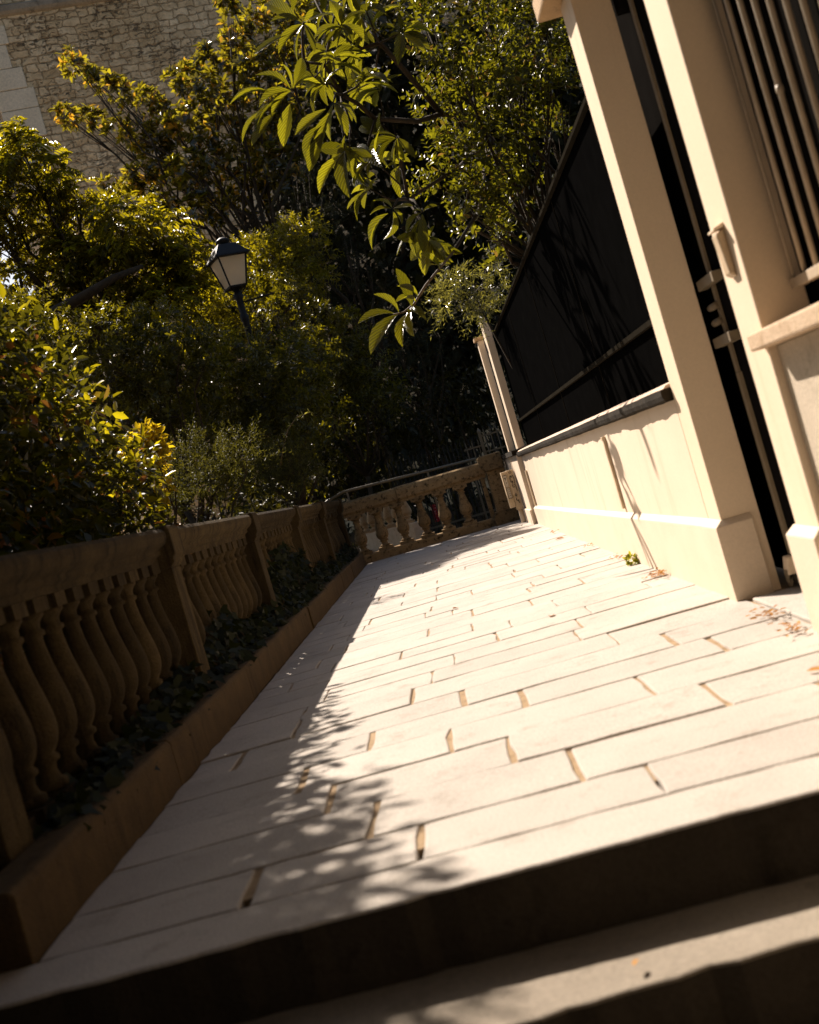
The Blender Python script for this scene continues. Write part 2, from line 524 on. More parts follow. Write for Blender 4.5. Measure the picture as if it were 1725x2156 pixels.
class Leaves:
    def __init__(self, kind):
        self.kind = kind
        self.b, self.d, self.n, self.l, self.w = [], [], [], [], []
        self.curl = (1.0, 1.0)

    def add(self, b, d, n, l, w):
        self.b.append(np.atleast_2d(b))
        self.d.append(np.atleast_2d(d))
        self.n.append(np.atleast_2d(n))
        self.l.append(np.atleast_1d(l))
        self.w.append(np.atleast_1d(w))

    def build(self, name, mat, parent=None, smooth=False):
        b, d, n = (np.concatenate(a) for a in (self.b, self.d, self.n))
        L, W = np.concatenate(self.l), np.concatenate(self.w)
        d = d / (np.linalg.norm(d, axis=1, keepdims=True) + 1e-9)
        s = np.cross(d, n)
        bad = np.linalg.norm(s, axis=1) < 1e-3
        s[bad] = np.cross(d[bad], np.array([0.3, 0.5, 0.8]))
        s /= np.linalg.norm(s, axis=1, keepdims=True) + 1e-9
        n = np.cross(s, d)
        tv, tf = TPL[self.kind]
        k, cnt = len(tv), len(b)
        C = L * rng.uniform(self.curl[0], self.curl[1], cnt)
        V = (b[:, None, :] + (tv[None, :, 0] * L[:, None])[..., None] * d[:, None, :]
             + (tv[None, :, 1] * W[:, None])[..., None] * s[:, None, :]
             + (tv[None, :, 2] * C[:, None])[..., None] * n[:, None, :]).reshape(-1, 3)
        F = (np.array(tf)[None] + (np.arange(cnt) * k)[:, None, None]).reshape(-1, 4)
        if parent is not None:
            V = V - np.array(parent.location)[None]
        me = bpy.data.meshes.new(name)
        me.vertices.add(len(V))
        me.vertices.foreach_set('co', V.astype(np.float32).ravel())
        me.loops.add(F.size)
        me.loops.foreach_set('vertex_index', F.astype(np.int32).ravel())
        me.polygons.add(len(F))
        me.polygons.foreach_set('loop_start', np.arange(0, F.size, 4, dtype=np.int32))
        me.polygons.foreach_set('loop_total', np.full(len(F), 4, dtype=np.int32))
        if smooth:
            me.polygons.foreach_set('use_smooth', np.ones(len(F), dtype=bool))
        at = me.attributes.new('tint', 'FLOAT', 'POINT')
        at.data.foreach_set('value', np.repeat(rng.random(cnt), k).astype(np.float32))
        if self.kind == 'G':
            for nm, col_ in (('lu', 0), ('lv', 1)):
                a_ = me.attributes.new(nm, 'FLOAT', 'POINT')
                a_.data.foreach_set('value', np.tile(tv[:, col_], cnt).astype(np.float32))
        me.materials.append(mat)
        me.update(calc_edges=True)
        o = bpy.data.objects.new(name, me)
        COL.objects.link(o)
        if parent is not None:
            o.parent = parent
        return o


def rv(n=1, s=1.0):
    return rng.normal(0, s, (n, 3))


def unit(a):
    return a / (np.linalg.norm(a, axis=-1, keepdims=True) + 1e-9)


def shell(c, r, n, lo=0.35):
    """Points in an uneven ball, more of them near its surface; returns points and outward directions."""
    u = unit(rv(n))
    rad = (lo ** 3 + (1 - lo ** 3) * rng.random(n)) ** (1 / 3)
    bump = 1 + 0.22 * np.sin(u[:, 0] * 5.1 + c[0] * 7) * np.cos(u[:, 2] * 4.3 + c[1] * 5)
    rr = np.array(r) if hasattr(r, '__len__') else np.array([r, r, r])
    return np.array(c)[None] + u * (rad * bump)[:, None] * rr[None], u


def loose(L, c, r, n, size, asp, lo=0.35, droop=0.3):
    p, u = shell(c, r, n, lo)
    d = unit(u * 0.7 + rv(n, 0.6) + np.array([0, 0, -droop]))
    nn = unit(u * 0.4 + rv(n, 0.45) + np.array([0, 0, 0.8]))
    l = size * rng.uniform(0.65, 1.25, n)
    L.add(p, d, nn, l, l * asp * rng.uniform(0.8, 1.2, n))


def rosettes(L, c, r, n, size, asp, k=8, lo=0.45, up=0.55, openness=0.75):
    p, u = shell(c, r, n, lo)
    ax = unit(u + rv(n, 0.35) + np.array([0, 0, up]))
    for i in range(k):
        a = 2 * math.pi * i / k + rng.random(n) * 0.6
        s = unit(np.cross(ax, np.array([0.2, 0.4, 0.9])))
        t = np.cross(ax, s)
        rad = s * np.cos(a)[:, None] + t * np.sin(a)[:, None]
        op = openness * rng.uniform(0.6, 1.5, n)[:, None]
        d = unit(ax * 0.55 + rad * op + np.array([0, 0, -0.12]))
        nn = unit(ax - rad * 0.4)
        l = size * rng.uniform(0.7, 1.2, n)
        L.add(p + ax * size * 0.12 * rng.random(n)[:, None], d, nn, l, l * asp)


def fronds(L, c, r, n, flen, size, asp, pairs=7, lo=0.5):
    p, u = shell(c, r, n, lo)
    d0 = unit(u * 0.8 + rv(n, 0.4) + np.array([-0.15, -0.2, 0.15]))
    side = unit(np.cross(d0, np.array([0, 0, 1.0]) + rv(n, 0.2)))
    fl = flen * rng.uniform(0.7, 1.25, n)
    for i in range(pairs):
        t = (i + 0.6) / pairs
        pos = p + d0 * (fl * t)[:, None] + np.array([0, 0, -1.0]) * (fl * 0.55 * t * t)[:, None]
        dd = unit(d0 + np.array([0, 0, -1.1 * t]))
        for sgn in (-1, 1):
            ld = unit(dd * 0.55 + side * sgn + rv(n, 0.12) + np.array([0, 0, -0.35]))
            l = size * (0.75 + 0.5 * math.sin(math.pi * t)) * rng.uniform(0.85, 1.15, n)
            L.add(pos, ld, unit(np.array([0, 0, 1.0]) + rv(n, 0.25)), l, l * asp)


def stems(L, c, r, n, slen, size, asp, pairs=8, lo=0.4, up=0.6, spread=0.8, droop=0.0):
    p, u = shell(c, r, n, lo)
    d0 = unit(u * 0.7 + rv(n, 0.35) + np.array([0, 0, up]))
    s0 = unit(np.cross(d0, rv(n)))
    t0 = np.cross(d0, s0)
    sl = slen * rng.uniform(0.6, 1.3, n)
    for i in range(pairs):
        t = (i + 0.5) / pairs
        pos = p + d0 * (sl * t)[:, None] + np.array([0, 0, -1.0]) * (sl * droop * t * t)[:, None]
        ax = s0 if i % 2 else t0
        for sgn in (-1, 1):
            ld = unit(d0 * 0.6 + ax * sgn * spread + rv(n, 0.15))
            l = size * (1.1 - 0.5 * t) * rng.uniform(0.8, 1.2, n)
            L.add(pos, ld, unit(d0 + rv(n, 0.3)), l, l * asp)


def limbs(mb, base, lobes, r0=0.12, fork=0.5, seg=7):
    """Trunk from base to a fork, then a tapering bent limb to every lobe."""
    base = Vector(base)
    cen = sum((Vector(c) for c, r in lobes), Vector()) / len(lobes)
    fk = base.lerp(cen, fork)
    fk.z = base.z + (cen.z - base.z) * fork
    mb.tube([base, base.lerp(fk, 0.5) + Vector(rv(1, 0.06)[0]), fk], [r0, r0 * 0.85, r0 * 0.7], seg)
    for c, r in lobes:
        c = Vector(c)
        q1 = fk.lerp(c, 0.35) + Vector(rv(1, 0.08 * (c - fk).length)[0])
        q2 = fk.lerp(c, 0.72) + Vector(rv(1, 0.05 * (c - fk).length)[0])
        mb.tube([fk, q1, q2, c], [r0 * 0.5, r0 * 0.34, r0 * 0.2, r0 * 0.06], 5)
        for _ in range(3):
            e = c + Vector(unit(rv(1))[0]) * r * 0.8
            mb.tube([q2, (q2 + e) / 2 + Vector(rv(1, 0.05 * r)[0]), e], [r0 * 0.13, r0 * 0.09, r0 * 0.03], 4)


def pix_lobes(lst, Y, jit):
    out = []
    for x, y, r in lst:
        yy = Y + random.uniform(-jit, jit)
        out.append((P(x, y, yy), r * yy / FOC))
    return out


# ------------------------------------------------------------------ sun, sky, camera
SUN = Vector((-0.55, 0.93, 1.0)).normalized()      # towards the sun
elev = math.asin(SUN.z)
azim = math.atan2(SUN.x, SUN.y)
ld = bpy.data.lights.new('sun', 'SUN')
ld.energy = 5.0
ld.angle = math.radians(0.55)
ld.color = (1.0, 0.875, 0.76)
lo = link('sun', ld)
lo.rotation_euler = (-SUN).to_track_quat('-Z', 'Y').to_euler()
lo.location = SUN * 60

w = bpy.data.worlds.new('World')
scene.world = w
w.use_nodes = True
nt = w.node_tree
nt.nodes.clear()
wo = nt.nodes.new('ShaderNodeOutputWorld')
bg = nt.nodes.new('ShaderNodeBackground')
sky = nt.nodes.new('ShaderNodeTexSky')
sky.sky_type = 'NISHITA'
sky.sun_disc = False
sky.sun_elevation = elev
sky.sun_rotation = azim
sky.dust_density = 2.0
sky.altitude = 50
bg.inputs[1].default_value = 0.05
nt.links.new(sky.outputs[0], bg.inputs[0])
nt.links.new(bg.outputs[0], wo.inputs[0])

cd = bpy.data.cameras.new('camera')
cam = link('camera', cd)
cd.sensor_fit = 'VERTICAL'
cd.sensor_height = 36.0
cd.lens = FOC / 2156.0 * 36.0
cd.shift_x = -52.5 / 2156.0
cd.shift_y = -60.0 / 2156.0
cd.clip_start = 0.05
cd.clip_end = 900
cam.matrix_world = Matrix(((CR, SR, 0, 0), (0, 0, -1, 0), (-SR, CR, 0, EYE), (0, 0, 0, 1)))
cd.dof.use_dof = True
cd.dof.focus_distance = 12.5
cd.dof.aperture_fstop = 3.0
scene.camera = cam
scene.view_settings.view_transform = 'Standard'
scene.view_settings.look = 'None'
scene.view_settings.gamma = 1.0
scene.view_settings.exposure = 1.15
scene.cycles.max_bounces = 8
scene.cycles.transparent_max_bounces = 4
scene.cycles.use_denoising = True

# ------------------------------------------------------------------ ground and steps
gm = MB()
prof = [(-400, -1.25), (0.6, -1.25), (1.3, -1.22), (3.2, -0.08), (30, -0.08), (500, -0.08)]
xs = [-400, -30, -4, 4, 30, 400]
vs = [(x, y, z) for (y, z) in prof for x in xs]
fs = []
for i in range(len(prof) - 1):
    for j in range(len(xs) - 1):
        a = i * len(xs) + j
        fs.append((a, a + 1, a + len(xs) + 1, a + len(xs)))
gm.add(vs, fs)
struct(gm.build('ground', M['soil']))
gc = MB()  # unseen pale ground added to bounce sunlight onto the old building
gc.box(-60, -6.8, 25.5, 42.5, -0.3, -0.05)
gc.box(-60, -12.2, 42.5, 70, -0.3, -0.05)
struct(gc.build('bounce_ground', M['bounce']))

XL, XR = -1.335, 1.215
PAVE_END = 17.62


def skew(y):
    """The courses are not laid quite square to the wall: near ones run nearer on the right."""
    if y < 2.5:
        return 0.0
    return -0.07 if y < 3.6 else (lerp(-0.07, 0.0, (y - 3.6) / 3.4) if y < 7 else 0.012 * min(1, (y - 7) / 6))


def lerp(a, b, t):
    return a + (b - a) * t


def stone(mb, x0, x1, y0, y1, ztop, depth, jit=0.0035, bev=0.007, n=6, mi=0, tint=0.5, riser=False):
    """One paving slab with a slightly ragged outline and worn, rounded arrises."""
    ring = []
    for i in range(n):
        ring.append((x0 + (x1 - x0) * i / n, y0))
    for i in range(3):
        ring.append((x1, y0 + (y1 - y0) * i / 3))
    for i in range(n):
        ring.append((x1 + (x0 - x1) * i / n, y1))
    for i in range(3):
        ring.append((x0, y1 + (y0 - y1) * i / 3))
    cx, cy = (x0 + x1) / 2, (y0 + y1) / 2
    rs = [(x + random.gauss(0, jit), y + random.gauss(0, jit)) for x, y in ring]
    tx, ty = random.gauss(0, 0.0022), random.gauss(0, 0.003)

    def lift(x, y):
        return ztop + (x - cx) * tx + (y - cy) * ty

    def inset(k):
        out = []
        for x, y in rs:
            ix = k if x < cx - (x1 - x0) * 0.47 else (-k if x > cx + (x1 - x0) * 0.47 else 0)
            iy = k if y < cy - (y1 - y0) * 0.4 else (-k if y > cy + (y1 - y0) * 0.4 else 0)
            out.append((x + ix, y + iy))
        return out
    m = len(rs)
    a, b, c = rs, inset(bev * 0.35), inset(bev)
    vs = [(x, y, ztop - depth) for x, y in a] + [(x, y, lift(x, y) - bev) for x, y in a]
    vs += [(x, y, lift(x, y) - bev * 0.3) for x, y in b] + [(x, y, lift(x, y)) for x, y in c]
    fs = []
    for q in range(3):
        for i in range(m):
            j = (i + 1) % m
            fs.append((q * m + i, q * m + j, (q + 1) * m + j, (q + 1) * m + i))
    fs.append(tuple(range(3 * m, 4 * m)))
    vs = [(x, y + skew(y) * (x + 0.28), z) for x, y, z in vs]
    o_ = len(mb.mi)
    mb.add(vs, fs, mi, tint)
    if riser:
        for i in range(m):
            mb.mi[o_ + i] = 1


pv = MB()
rows = [2.87, 3.17, 3.55, 3.92, 4.30]
while rows[-1] < PAVE_END - 0.3:
    rows.append(rows[-1] + random.uniform(0.29, 0.40))
rows[-1] = PAVE_END
fixed = {0: [-0.77, -0.30, 0.34], 1: [-0.45, 0.17, 0.95], 2: [-0.62, 0.0, 0.68], 3: [-0.76, -0.20, 0.52], 4: [-0.52, 0.1, 0.88]}
for i in range(len(rows) - 1):
    if i in fixed:
        cuts = list(fixed[i])
    else:
        cuts, x = [], XL + random.uniform(0.2, 0.65)
        while x < XR - 0.2:
            cuts.append(x)
            x += random.uniform(0.50, 1.0)
    cuts = [XL] + cuts + [XR]
    gy = random.choice((0.004, 0.005, 0.007, 0.009))
    for a, b in zip(cuts[:-1], cuts[1:]):
        wide = (0.005, 0.009, 0.013) if i < 6 else (0.0025, 0.003, 0.004, 0.008)
        gl = random.choice(wide) if a > XL else 0.0
        gr = random.choice(wide) if b < XR else 0.0
        stone(pv, a + gl, b - gr, rows[i] + gy * 0.6, rows[i + 1] - gy * 0.6, random.gauss(0, 0.0016), 0.06, tint=random.random())
# nosing slabs of the landing
for a, b in ((-1.60, 2.6),):
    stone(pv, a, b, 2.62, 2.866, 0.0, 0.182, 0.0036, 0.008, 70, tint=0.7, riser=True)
# slabs in the gateway
stone(pv, 1.222, 1.62, 4.16, 5.16, 0.012, 0.06, tint=0.8)
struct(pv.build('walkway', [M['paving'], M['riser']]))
pb = MB()
pb.box(XL - 0.01, 1.60, 2.98, PAVE_END + 0.1, -0.2, -0.0075)
struct(pb.build('joint_bed', M['mortar']))
st = MB()
yf, z = 2.285, -0.185
while z > -1.1:
    for a, b in ((-1.60, 2.6),):
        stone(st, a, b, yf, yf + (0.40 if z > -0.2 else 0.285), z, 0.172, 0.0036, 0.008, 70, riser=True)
    yf -= 0.29
    z -= 0.175
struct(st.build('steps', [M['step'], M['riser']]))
sb = MB()
sb.prism([(3.1, -0.187), (2.66, -0.187), (2.62, -0.362), (2.31, -0.362), (2.02, -0.537), (1.73, -0.712), (1.44, -0.887), (1.3, -1.06), (0.9, -1.24), (3.1, -1.24)], -1.6, 2.6, 'x')
struct(sb.build('step_core', M['soil']))
lp = MB()
lp.box(-30, 30, -16, 1.14, -1.22, -1.025)
struct(lp.build('lower_pavement', M['asphalt']))

# ------------------------------------------------------------------ kerb of the planting strip, left
kb = MB()
yk = 2.93
while yk < 17.3:
    yn = min(yk + random.uniform(1.3, 1.9), 17.35)
    if 17.35 - yn < 0.6:
        yn = 17.35
    top = 0.2 + random.gauss(0, 0.003)
    dx = random.gauss(0, 0.004)
    kb.prism([(-1.34 + dx, -0.06), (-1.34 + dx, top - 0.02), (-1.352 + dx, top - 0.004), (-1.372 + dx, top), (-1.475 + dx, top), (-1.475 + dx, -0.06)], yk + 0.004, yn - 0.004)
    yk = yn
kb.box(-1.62, -1.345, 0.9, 2.92, -1.24, -0.62)
kb.box(-1.62, -1.345, 1.9, 2.915, -0.617, -0.25)
struct(kb.build('kerb', M['kerb'], bevel=0.005))
sl = MB()
sl.box(-9, -1.478, 2.93, 40, -0.3, 0.06)
sl.box(1.75, 9, 0.5, 40, -0.3, 0.03)
struct(sl.build('garden_soil', M['soil']))

# ------------------------------------------------------------------ left stone balustrade
bal = thing('stone_balustrade', 'weathered brown stone balustrade along the left edge of the walkway behind a kerb', 'balustrade', (-1.6, 10, 0.0))


def baluster_mesh(name, rb, h, ab, mat, z0=0.0):
    """Classical vase baluster: square foot, ringed base, fat belly low down, slim neck, square abacus."""
    m = MB()
    m.box(-ab, ab, -ab, ab, z0, z0 + 0.07 * h)
    pr = [(0.62, 0.07), (0.80, 0.085), (0.80, 0.115), (0.58, 0.13), (0.46, 0.17), (0.50, 0.20), (0.72, 0.215), (0.72, 0.235), (0.55, 0.25),
          (0.80, 0.29), (0.95, 0.335), (1.0, 0.385), (0.97, 0.44), (0.88, 0.50), (0.75, 0.57), (0.62, 0.64), (0.52, 0.71), (0.47, 0.77),
          (0.46, 0.80), (0.62, 0.81), (0.62, 0.83), (0.48, 0.842), (0.50, 0.87), (0.66, 0.895), (0.80, 0.91), (0.80, 0.925)]
    m.lathe([(r * rb, z0 + z * h) for r, z in pr], 24)
    m.box(-ab, ab, -ab, ab, z0 + 0.925 * h, z0 + h)
    me = m.mesh(name, mat)
    sm = [len(p.vertices) == 4 and abs(p.normal.z) < 0.999 and p.index > 5 and p.index < len(me.polygons) - 6 for p in me.polygons]
    me.polygons.foreach_set('use_smooth', sm)
    return me


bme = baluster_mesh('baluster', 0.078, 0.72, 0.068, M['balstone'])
PED = [0.62, 3.38, 6.20, 9.02, 11.85, 14.55, 17.30]
for i, y in enumerate(PED):
    p = MB()
    p.box(-1.68, -1.475, y - 0.10, y + 0.10, 0.0 if y > 2 else -1.2, 0.86)
    p.prism([(-1.475, 0.86), (-1.45, 0.885), (-1.45, 0.905), (-1.432, 0.93), (-1.432, 1.06), (-1.445, 1.085), (-1.71, 1.085), (-1.723, 1.06), (-1.723, 0.93), (-1.705, 0.905), (-1.705, 0.885), (-1.68, 0.86)],
            y - 0.115, y + 0.115)
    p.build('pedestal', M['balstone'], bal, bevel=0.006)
for a, b in zip(PED[:-1], PED[1:]):
    y0, y1 = a + 0.10, b - 0.10
    zb = 0.2 if y0 > 2 else 0.2
    r = MB()
    r.prism([(-1.66, 0.905), (-1.53, 0.905), (-1.53, 0.93), (-1.505, 0.945), (-1.505, 0.965), (-1.475, 0.985), (-1.46, 1.0), (-1.45, 1.03), (-1.452, 1.055), (-1.47, 1.075), (-1.69, 1.075),
             (-1.705, 1.03), (-1.685, 0.965)], y0 + 0.016, y1 - 0.016)
    r.build('cap_rail', M['balstone'], bal, bevel=0.004)
    f = MB()
    f.box(-1.672, -1.52, y0, y1, -0.2 if y0 > 2 else -1.2, 0.183)
    f.build('plinth', M['balstone'], bal, bevel=0.006)
    n = round((y1 - y0) / 0.217)
    for k in range(n):
        o = link('baluster', bme, bal)
        o.location = (-1.598, y0 + (k + 0.5) * (y1 - y0) / n, 0.184)
        o.rotation_euler = (0, 0, random.choice((0, math.pi / 2, math.pi)) + random.gauss(0, 0.03))

# ------------------------------------------------------------------ far balustrade
fb = thing('stone_balustrade', 'pale brown stone balustrade crossing the far end of the walkway', 'balustrade', (-0.35, 17.75, 0))
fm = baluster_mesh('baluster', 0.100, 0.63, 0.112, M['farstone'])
p = MB()
p.prism([(17.60, -0.1), (17.60, 0.11), (17.615, 0.13), (17.91, 0.13), (17.91, -0.1)], -1.42, 0.78, 'x')
p.build('plinth', M['farstone'], fb, bevel=0.008)
for a, b in ((-1.72, -0.62), (-0.612, 0.80)):
    p = MB()
    dz = random.gauss(0, 0.004)
    p.prism([(17.66, 0.762), (17.66, 0.80), (17.625, 0.83), (17.625, 0.93), (17.645, 0.985 + dz), (17.70, 1.01 + dz), (17.80, 1.01 + dz), (17.86, 0.985), (17.875, 0.93), (17.875, 0.83), (17.84, 0.80), (17.84, 0.762)], a, b, 'x')
    p.build('cap_rail', M['farstone'], fb, bevel=0.006)
for x in (-1.34, -1.0, -0.66, -0.32, 0.02, 0.36):
    o = link('baluster', fm, fb)
    o.location = (x, 17.75, 0.131)
p = MB()
p.box(0.70, 0.765, 17.68, 17.83, 0.131, 0.76)
p.build('half_pier', M['farstone'], fb, bevel=0.006)

pd = thing('stone_pier', 'stout stained stone pier with moulded cap at the right end of the far balustrade', 'pier', (0.96, 17.75, 0))
p = MB()
p.box(0.815, 1.10, 17.57, 17.93, 0.20, 0.85)
p.build('shaft', M['farstone'], pd, bevel=0.012)
p = MB()
p.prism([(0.815, 0.85), (0.80, 0.87), (0.745, 0.93), (0.735, 0.97), (0.735, 1.07), (0.755, 1.10), (1.10, 1.10), (1.10, 0.85)], 17.50, 17.98)
p.build('cap', M['farstone'], pd, bevel=0.02, seg=3)
p = MB()
p.prism([(0.735, -0.1), (0.735, 0.15), (0.79, 0.203), (1.10, 0.203), (1.10, -0.1)], 17.47, 17.98)
p.build('base', M['farstone'], pd, bevel=0.012)

# stair beyond the far balustrade: pale cheek wall with its own balusters, handrail, railings
rb = thing('stair_balustrade', 'short sunlit stair balustrade on pale wall seen between the far balusters', 'balustrade', (-0.5, 19.9, 0))
rot = Matrix.Translation((-1.45, 21.2, 0)) @ Matrix.Rotation(math.radians(-62), 4, 'Z')
p = MB()
p.box(-0.3, 2.15, -0.12, 0.12, -0.9, 0.36, m=rot)
p.build('cheek_wall', M['ledge'], rb, bevel=0.008)
p = MB()
p.box(-0.3, 2.15, -0.14, 0.14, 0.90, 1.02, m=rot)
p.build('cap_rail', M['farstone'], rb, bevel=0.01)
rme = baluster_mesh('baluster', 0.10, 0.54, 0.105, M['capstone'])
for k in range(6):
    o = link('baluster', rme, rb)
    q = rot @ Vector((0.0 + k * 0.36, 0, 0.361))
    o.location = q

hr = thing('handrail', 'long pale metal handrail bending down at its left end behind the far balustrade', 'handrail', (-0.4, 18.6, 0))
p = MB()
p.tube([P(680, 1064, 18.5), P(690, 1055, 18.5), P(722, 1036, 18.5), P(1002, 966, 18.5)], 0.024, 8)
p.build('rail', M['handrail'], hr, smooth=True)
for x in (730, 900, 990):
    q = P(x, 1036 - (x - 722) * 0.25, 18.5)
    p = MB()
    p.tube([(q.x, q.y, -0.1), (q.x, q.y, q.z)], 0.018, 6)
    p.build('post', M['handrail'], hr)

rl = thing('iron_railing', 'tall dark iron railing of thin vertical bars seen through the far balusters', 'railing', (0.2, 20.6, 0))
for zz in (0.12, 1.02):
    p = MB()
    p.box(-0.75, 1.7, 20.585, 20.615, zz, zz + 0.035)
    p.build('cross_rail', M['ironpale'] if zz < 0.5 else M['irondark'], rl)
for k in range(30):
    p = MB()
    x = -0.72 + k * 0.08
    p.tube([(x, 20.6, -0.1), (x, 20.6, 1.5)], [0.011, 0.011], 6)
    p.build('bar', M['irondark'], rl)

sg = thing('red_sign', 'narrow red notice with pale marks hung behind the dark railing bars', 'sign', (0.05, 20.75, 0.3))
q0 = P(910, 1063, 20.7)
q1 = P(934, 1098, 20.7)
p = MB()
p.box(q0.x - 0.03, q0.x + 0.16, 20.69, 20.70, q0.z - 0.32, q0.z)
p.build('panel', M['red'], sg)
p = MB()
for k in range(22):
    xx = q0.x - 0.02 + random.random() * 0.15
    zz = q0.z - 0.02 - random.random() * 0.27
    p.box(xx, xx + random.uniform(0.006, 0.022), 20.683, 20.689, zz, zz + random.uniform(0.006, 0.016))
p.build('marks', M['pinkmark'], sg)

wf = thing('iron_fence', 'low pale iron fence with spiked bars standing above the stone pier', 'fence', (1.0, 18.8, 0.9))
p = MB()
p.box(0.915, 0.965, 18.77, 18.82, 0.9, 1.50)
p.lathe([(0.035, 0), (0.035, 0.02), (0.005, 0.08)], 4, (0.94, 18.795, 1.50))
p.build('post', M['ironpale'], wf)
for a, b, z0, z1 in ((0.62, 0.915, 1.08, 1.27), (0.965, 1.60, 1.15, 1.42)):
    for zz in (z0, z1):
        p = MB()
        p.box(a, b, 18.785, 18.805, zz, zz + 0.028)
        p.build('cross_rail', M['ironpale'], wf)
    x = a + 0.05
    while x < b - 0.02:
        p = MB()
        p.tube([(x, 18.795, z0 - 0.1), (x, 18.795, z1 + 0.09), (x, 18.795, z1 + 0.14)], [0.009, 0.009, 0.002], 6)
        p.build('bar', M['ironpale'], wf)
        x += 0.105

# ------------------------------------------------------------------ right side: low wall, pillars, fence, gate
def lerp(a, b, t):
    return a + (b - a) * t


lw = thing('low_wall', 'long sunlit cream rendered low wall with dark weathered coping along the right edge', 'wall', (1.3, 10.4, 0))


def wall_run(x0, x1, y0, y1, za, zb, zbot=-0.15):
    m = MB()
    m.add([(x0, y0, zbot), (x1, y0, zbot), (x1, y1, zbot), (x0, y1, zbot), (x0, y0, za), (x1, y0, za), (x1, y1, zb), (x0, y1, zb)],
          [(0, 3, 2, 1), (4, 5, 6, 7), (0, 1, 5, 4), (1, 2, 6, 5), (2, 3, 7, 6), (3, 0, 4, 7)])
    return m


Y0, Y1 = 5.47, 15.25
wall_run(1.215, 1.42, Y0, Y1, 0.965, 0.93).build('wall_face', M['render'], lw)
m = MB()
za, zb = 0.345, 0.215
m.add([(1.217, Y0, -0.1), (1.178, Y0, -0.1), (1.178, Y0, za), (1.217, Y0, za + 0.03),
       (1.217, Y1, -0.1), (1.178, Y1, -0.1), (1.178, Y1, zb), (1.217, Y1, zb + 0.03)],
      [(0, 3, 2, 1), (4, 5, 6, 7), (1, 2, 6, 5), (2, 3, 7, 6), (0, 1, 5, 4), (3, 0, 4, 7)])
m.build('plinth', M['plinth'], lw, bevel=0.004)
zc = lambda y: lerp(0.967, 0.932, (y - Y0) / (Y1 - Y0))


def wavy(y, k):
    return (math.sin(y * 3.1 + k) + 0.7 * math.sin(y * 7.7 + 2 * k) + 0.5 * math.sin(y * 17.3 + 3 * k) + 0.35 * math.sin(y * 41.0 + k)) / 2.5


def strip(prof_at, y0, y1, n):
    """Sweep a profile that changes along y."""
    mb = MB()
    ys = [y0 + (y1 - y0) * i / n for i in range(n + 1)]
    k = len(prof_at(y0))
    vs = [(x, y, z) for y in ys for x, z in prof_at(y)]
    fs = [(i * k + j, i * k + (j + 1) % k, (i + 1) * k + (j + 1) % k, (i + 1) * k + j) for i in range(n) for j in range(k)]
    fs += [tuple(range(k))[::-1], tuple(n * k + j for j in range(k))]
    return mb.add(vs, fs)


def cop(y):
    x = 1.215 - 0.050 - 0.010 * wavy(y, 0.4) + random.gauss(0, 0.0015)
    z = zc(y) - 0.003 + 0.004 * wavy(y, 1.9)
    return [(x + 0.002, z + 0.010), (x + 0.012, z), (1.44, z), (1.44, zc(y) + 0.060), (x - 0.004, zc(y) + 0.058 + 0.002 * wavy(y, 3.0)), (x - 0.006, zc(y) + 0.03)]


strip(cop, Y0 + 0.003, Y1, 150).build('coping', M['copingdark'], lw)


def lip(y):
    z = zc(y) + 0.0625 + 0.0015 * wavy(y, 3.3)
    return [(1.180 + 0.005 * wavy(y, 5.0), z), (1.44, z), (1.44, z + 0.04), (1.33, z + 0.04), (1.200 + 0.006 * wavy(y, 6.1), z + 0.016 + 0.004 * wavy(y, 7.2))]


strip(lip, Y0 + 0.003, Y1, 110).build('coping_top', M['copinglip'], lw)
# cable cover strip and thin cables on the wall face
m = MB()
m.box(1.196, 1.214, 7.83, 7.88, 0.37, 0.86)
m.build('cable_cover', M['conduit'], lw, bevel=0.003)
m = MB()
m.box(1.19, 1.2135, 7.822, 7.888, 0.861, 0.885)
m.build('cover_cap', M['conduit'], lw, bevel=0.003)

PILX0, PILX1 = 1.215, 1.395


def pillar(label, y0, y1, ptop):
    t = thing('gate_pillar', label, 'pillar', ((PILX0 + PILX1) / 2, (y0 + y1) / 2, 0))
    a = MB()
    a.box(PILX0, PILX1, y0, y1, -0.2, 2.92)
    a.build('shaft', M['paint'], t, bevel=0.005)
    a = MB()
    x0, x1, yy0, yy1 = PILX0 - 0.04, PILX1 - 0.045, y0 - 0.03, y1 + 0.02
    a.add([(x0, yy0, -0.2), (x1, yy0, -0.2), (x1, yy1, -0.2), (x0, yy1, -0.2), (x0, yy0, ptop), (x1, yy0, ptop), (x1, yy1, ptop), (x0, yy1, ptop),
           (PILX0 - 0.003, y0 - 0.003, ptop + 0.028), (x1, y0 - 0.003, ptop + 0.028), (x1, yy1, ptop + 0.028), (PILX0 - 0.003, yy1, ptop + 0.028)],
          [(0, 3, 2, 1), (0, 1, 5, 4), (1, 2, 6, 5), (2, 3, 7, 6), (3, 0, 4, 7), (4, 5, 9, 8), (5, 6, 10, 9), (6, 7, 11, 10), (7, 4, 8, 11), (8, 9, 10, 11)])
    a.build('plinth', M['plinth'], t, bevel=0.004)
    a = MB()
    a.box(PILX0 - 0.10, PILX1 + 0.06, y0 - 0.13, y1 + 0.13, 2.922, 3.03)
    a.build('capstone', M['capstone'], t, bevel=0.012)
    return t


pillar('cream square gate pillar on the far side of the dark gate', 5.225, 5.465, 0.345)
pillar('cream gate pillar beside the barred window with a beige push box on it', 3.87, 4.13, 0.365)

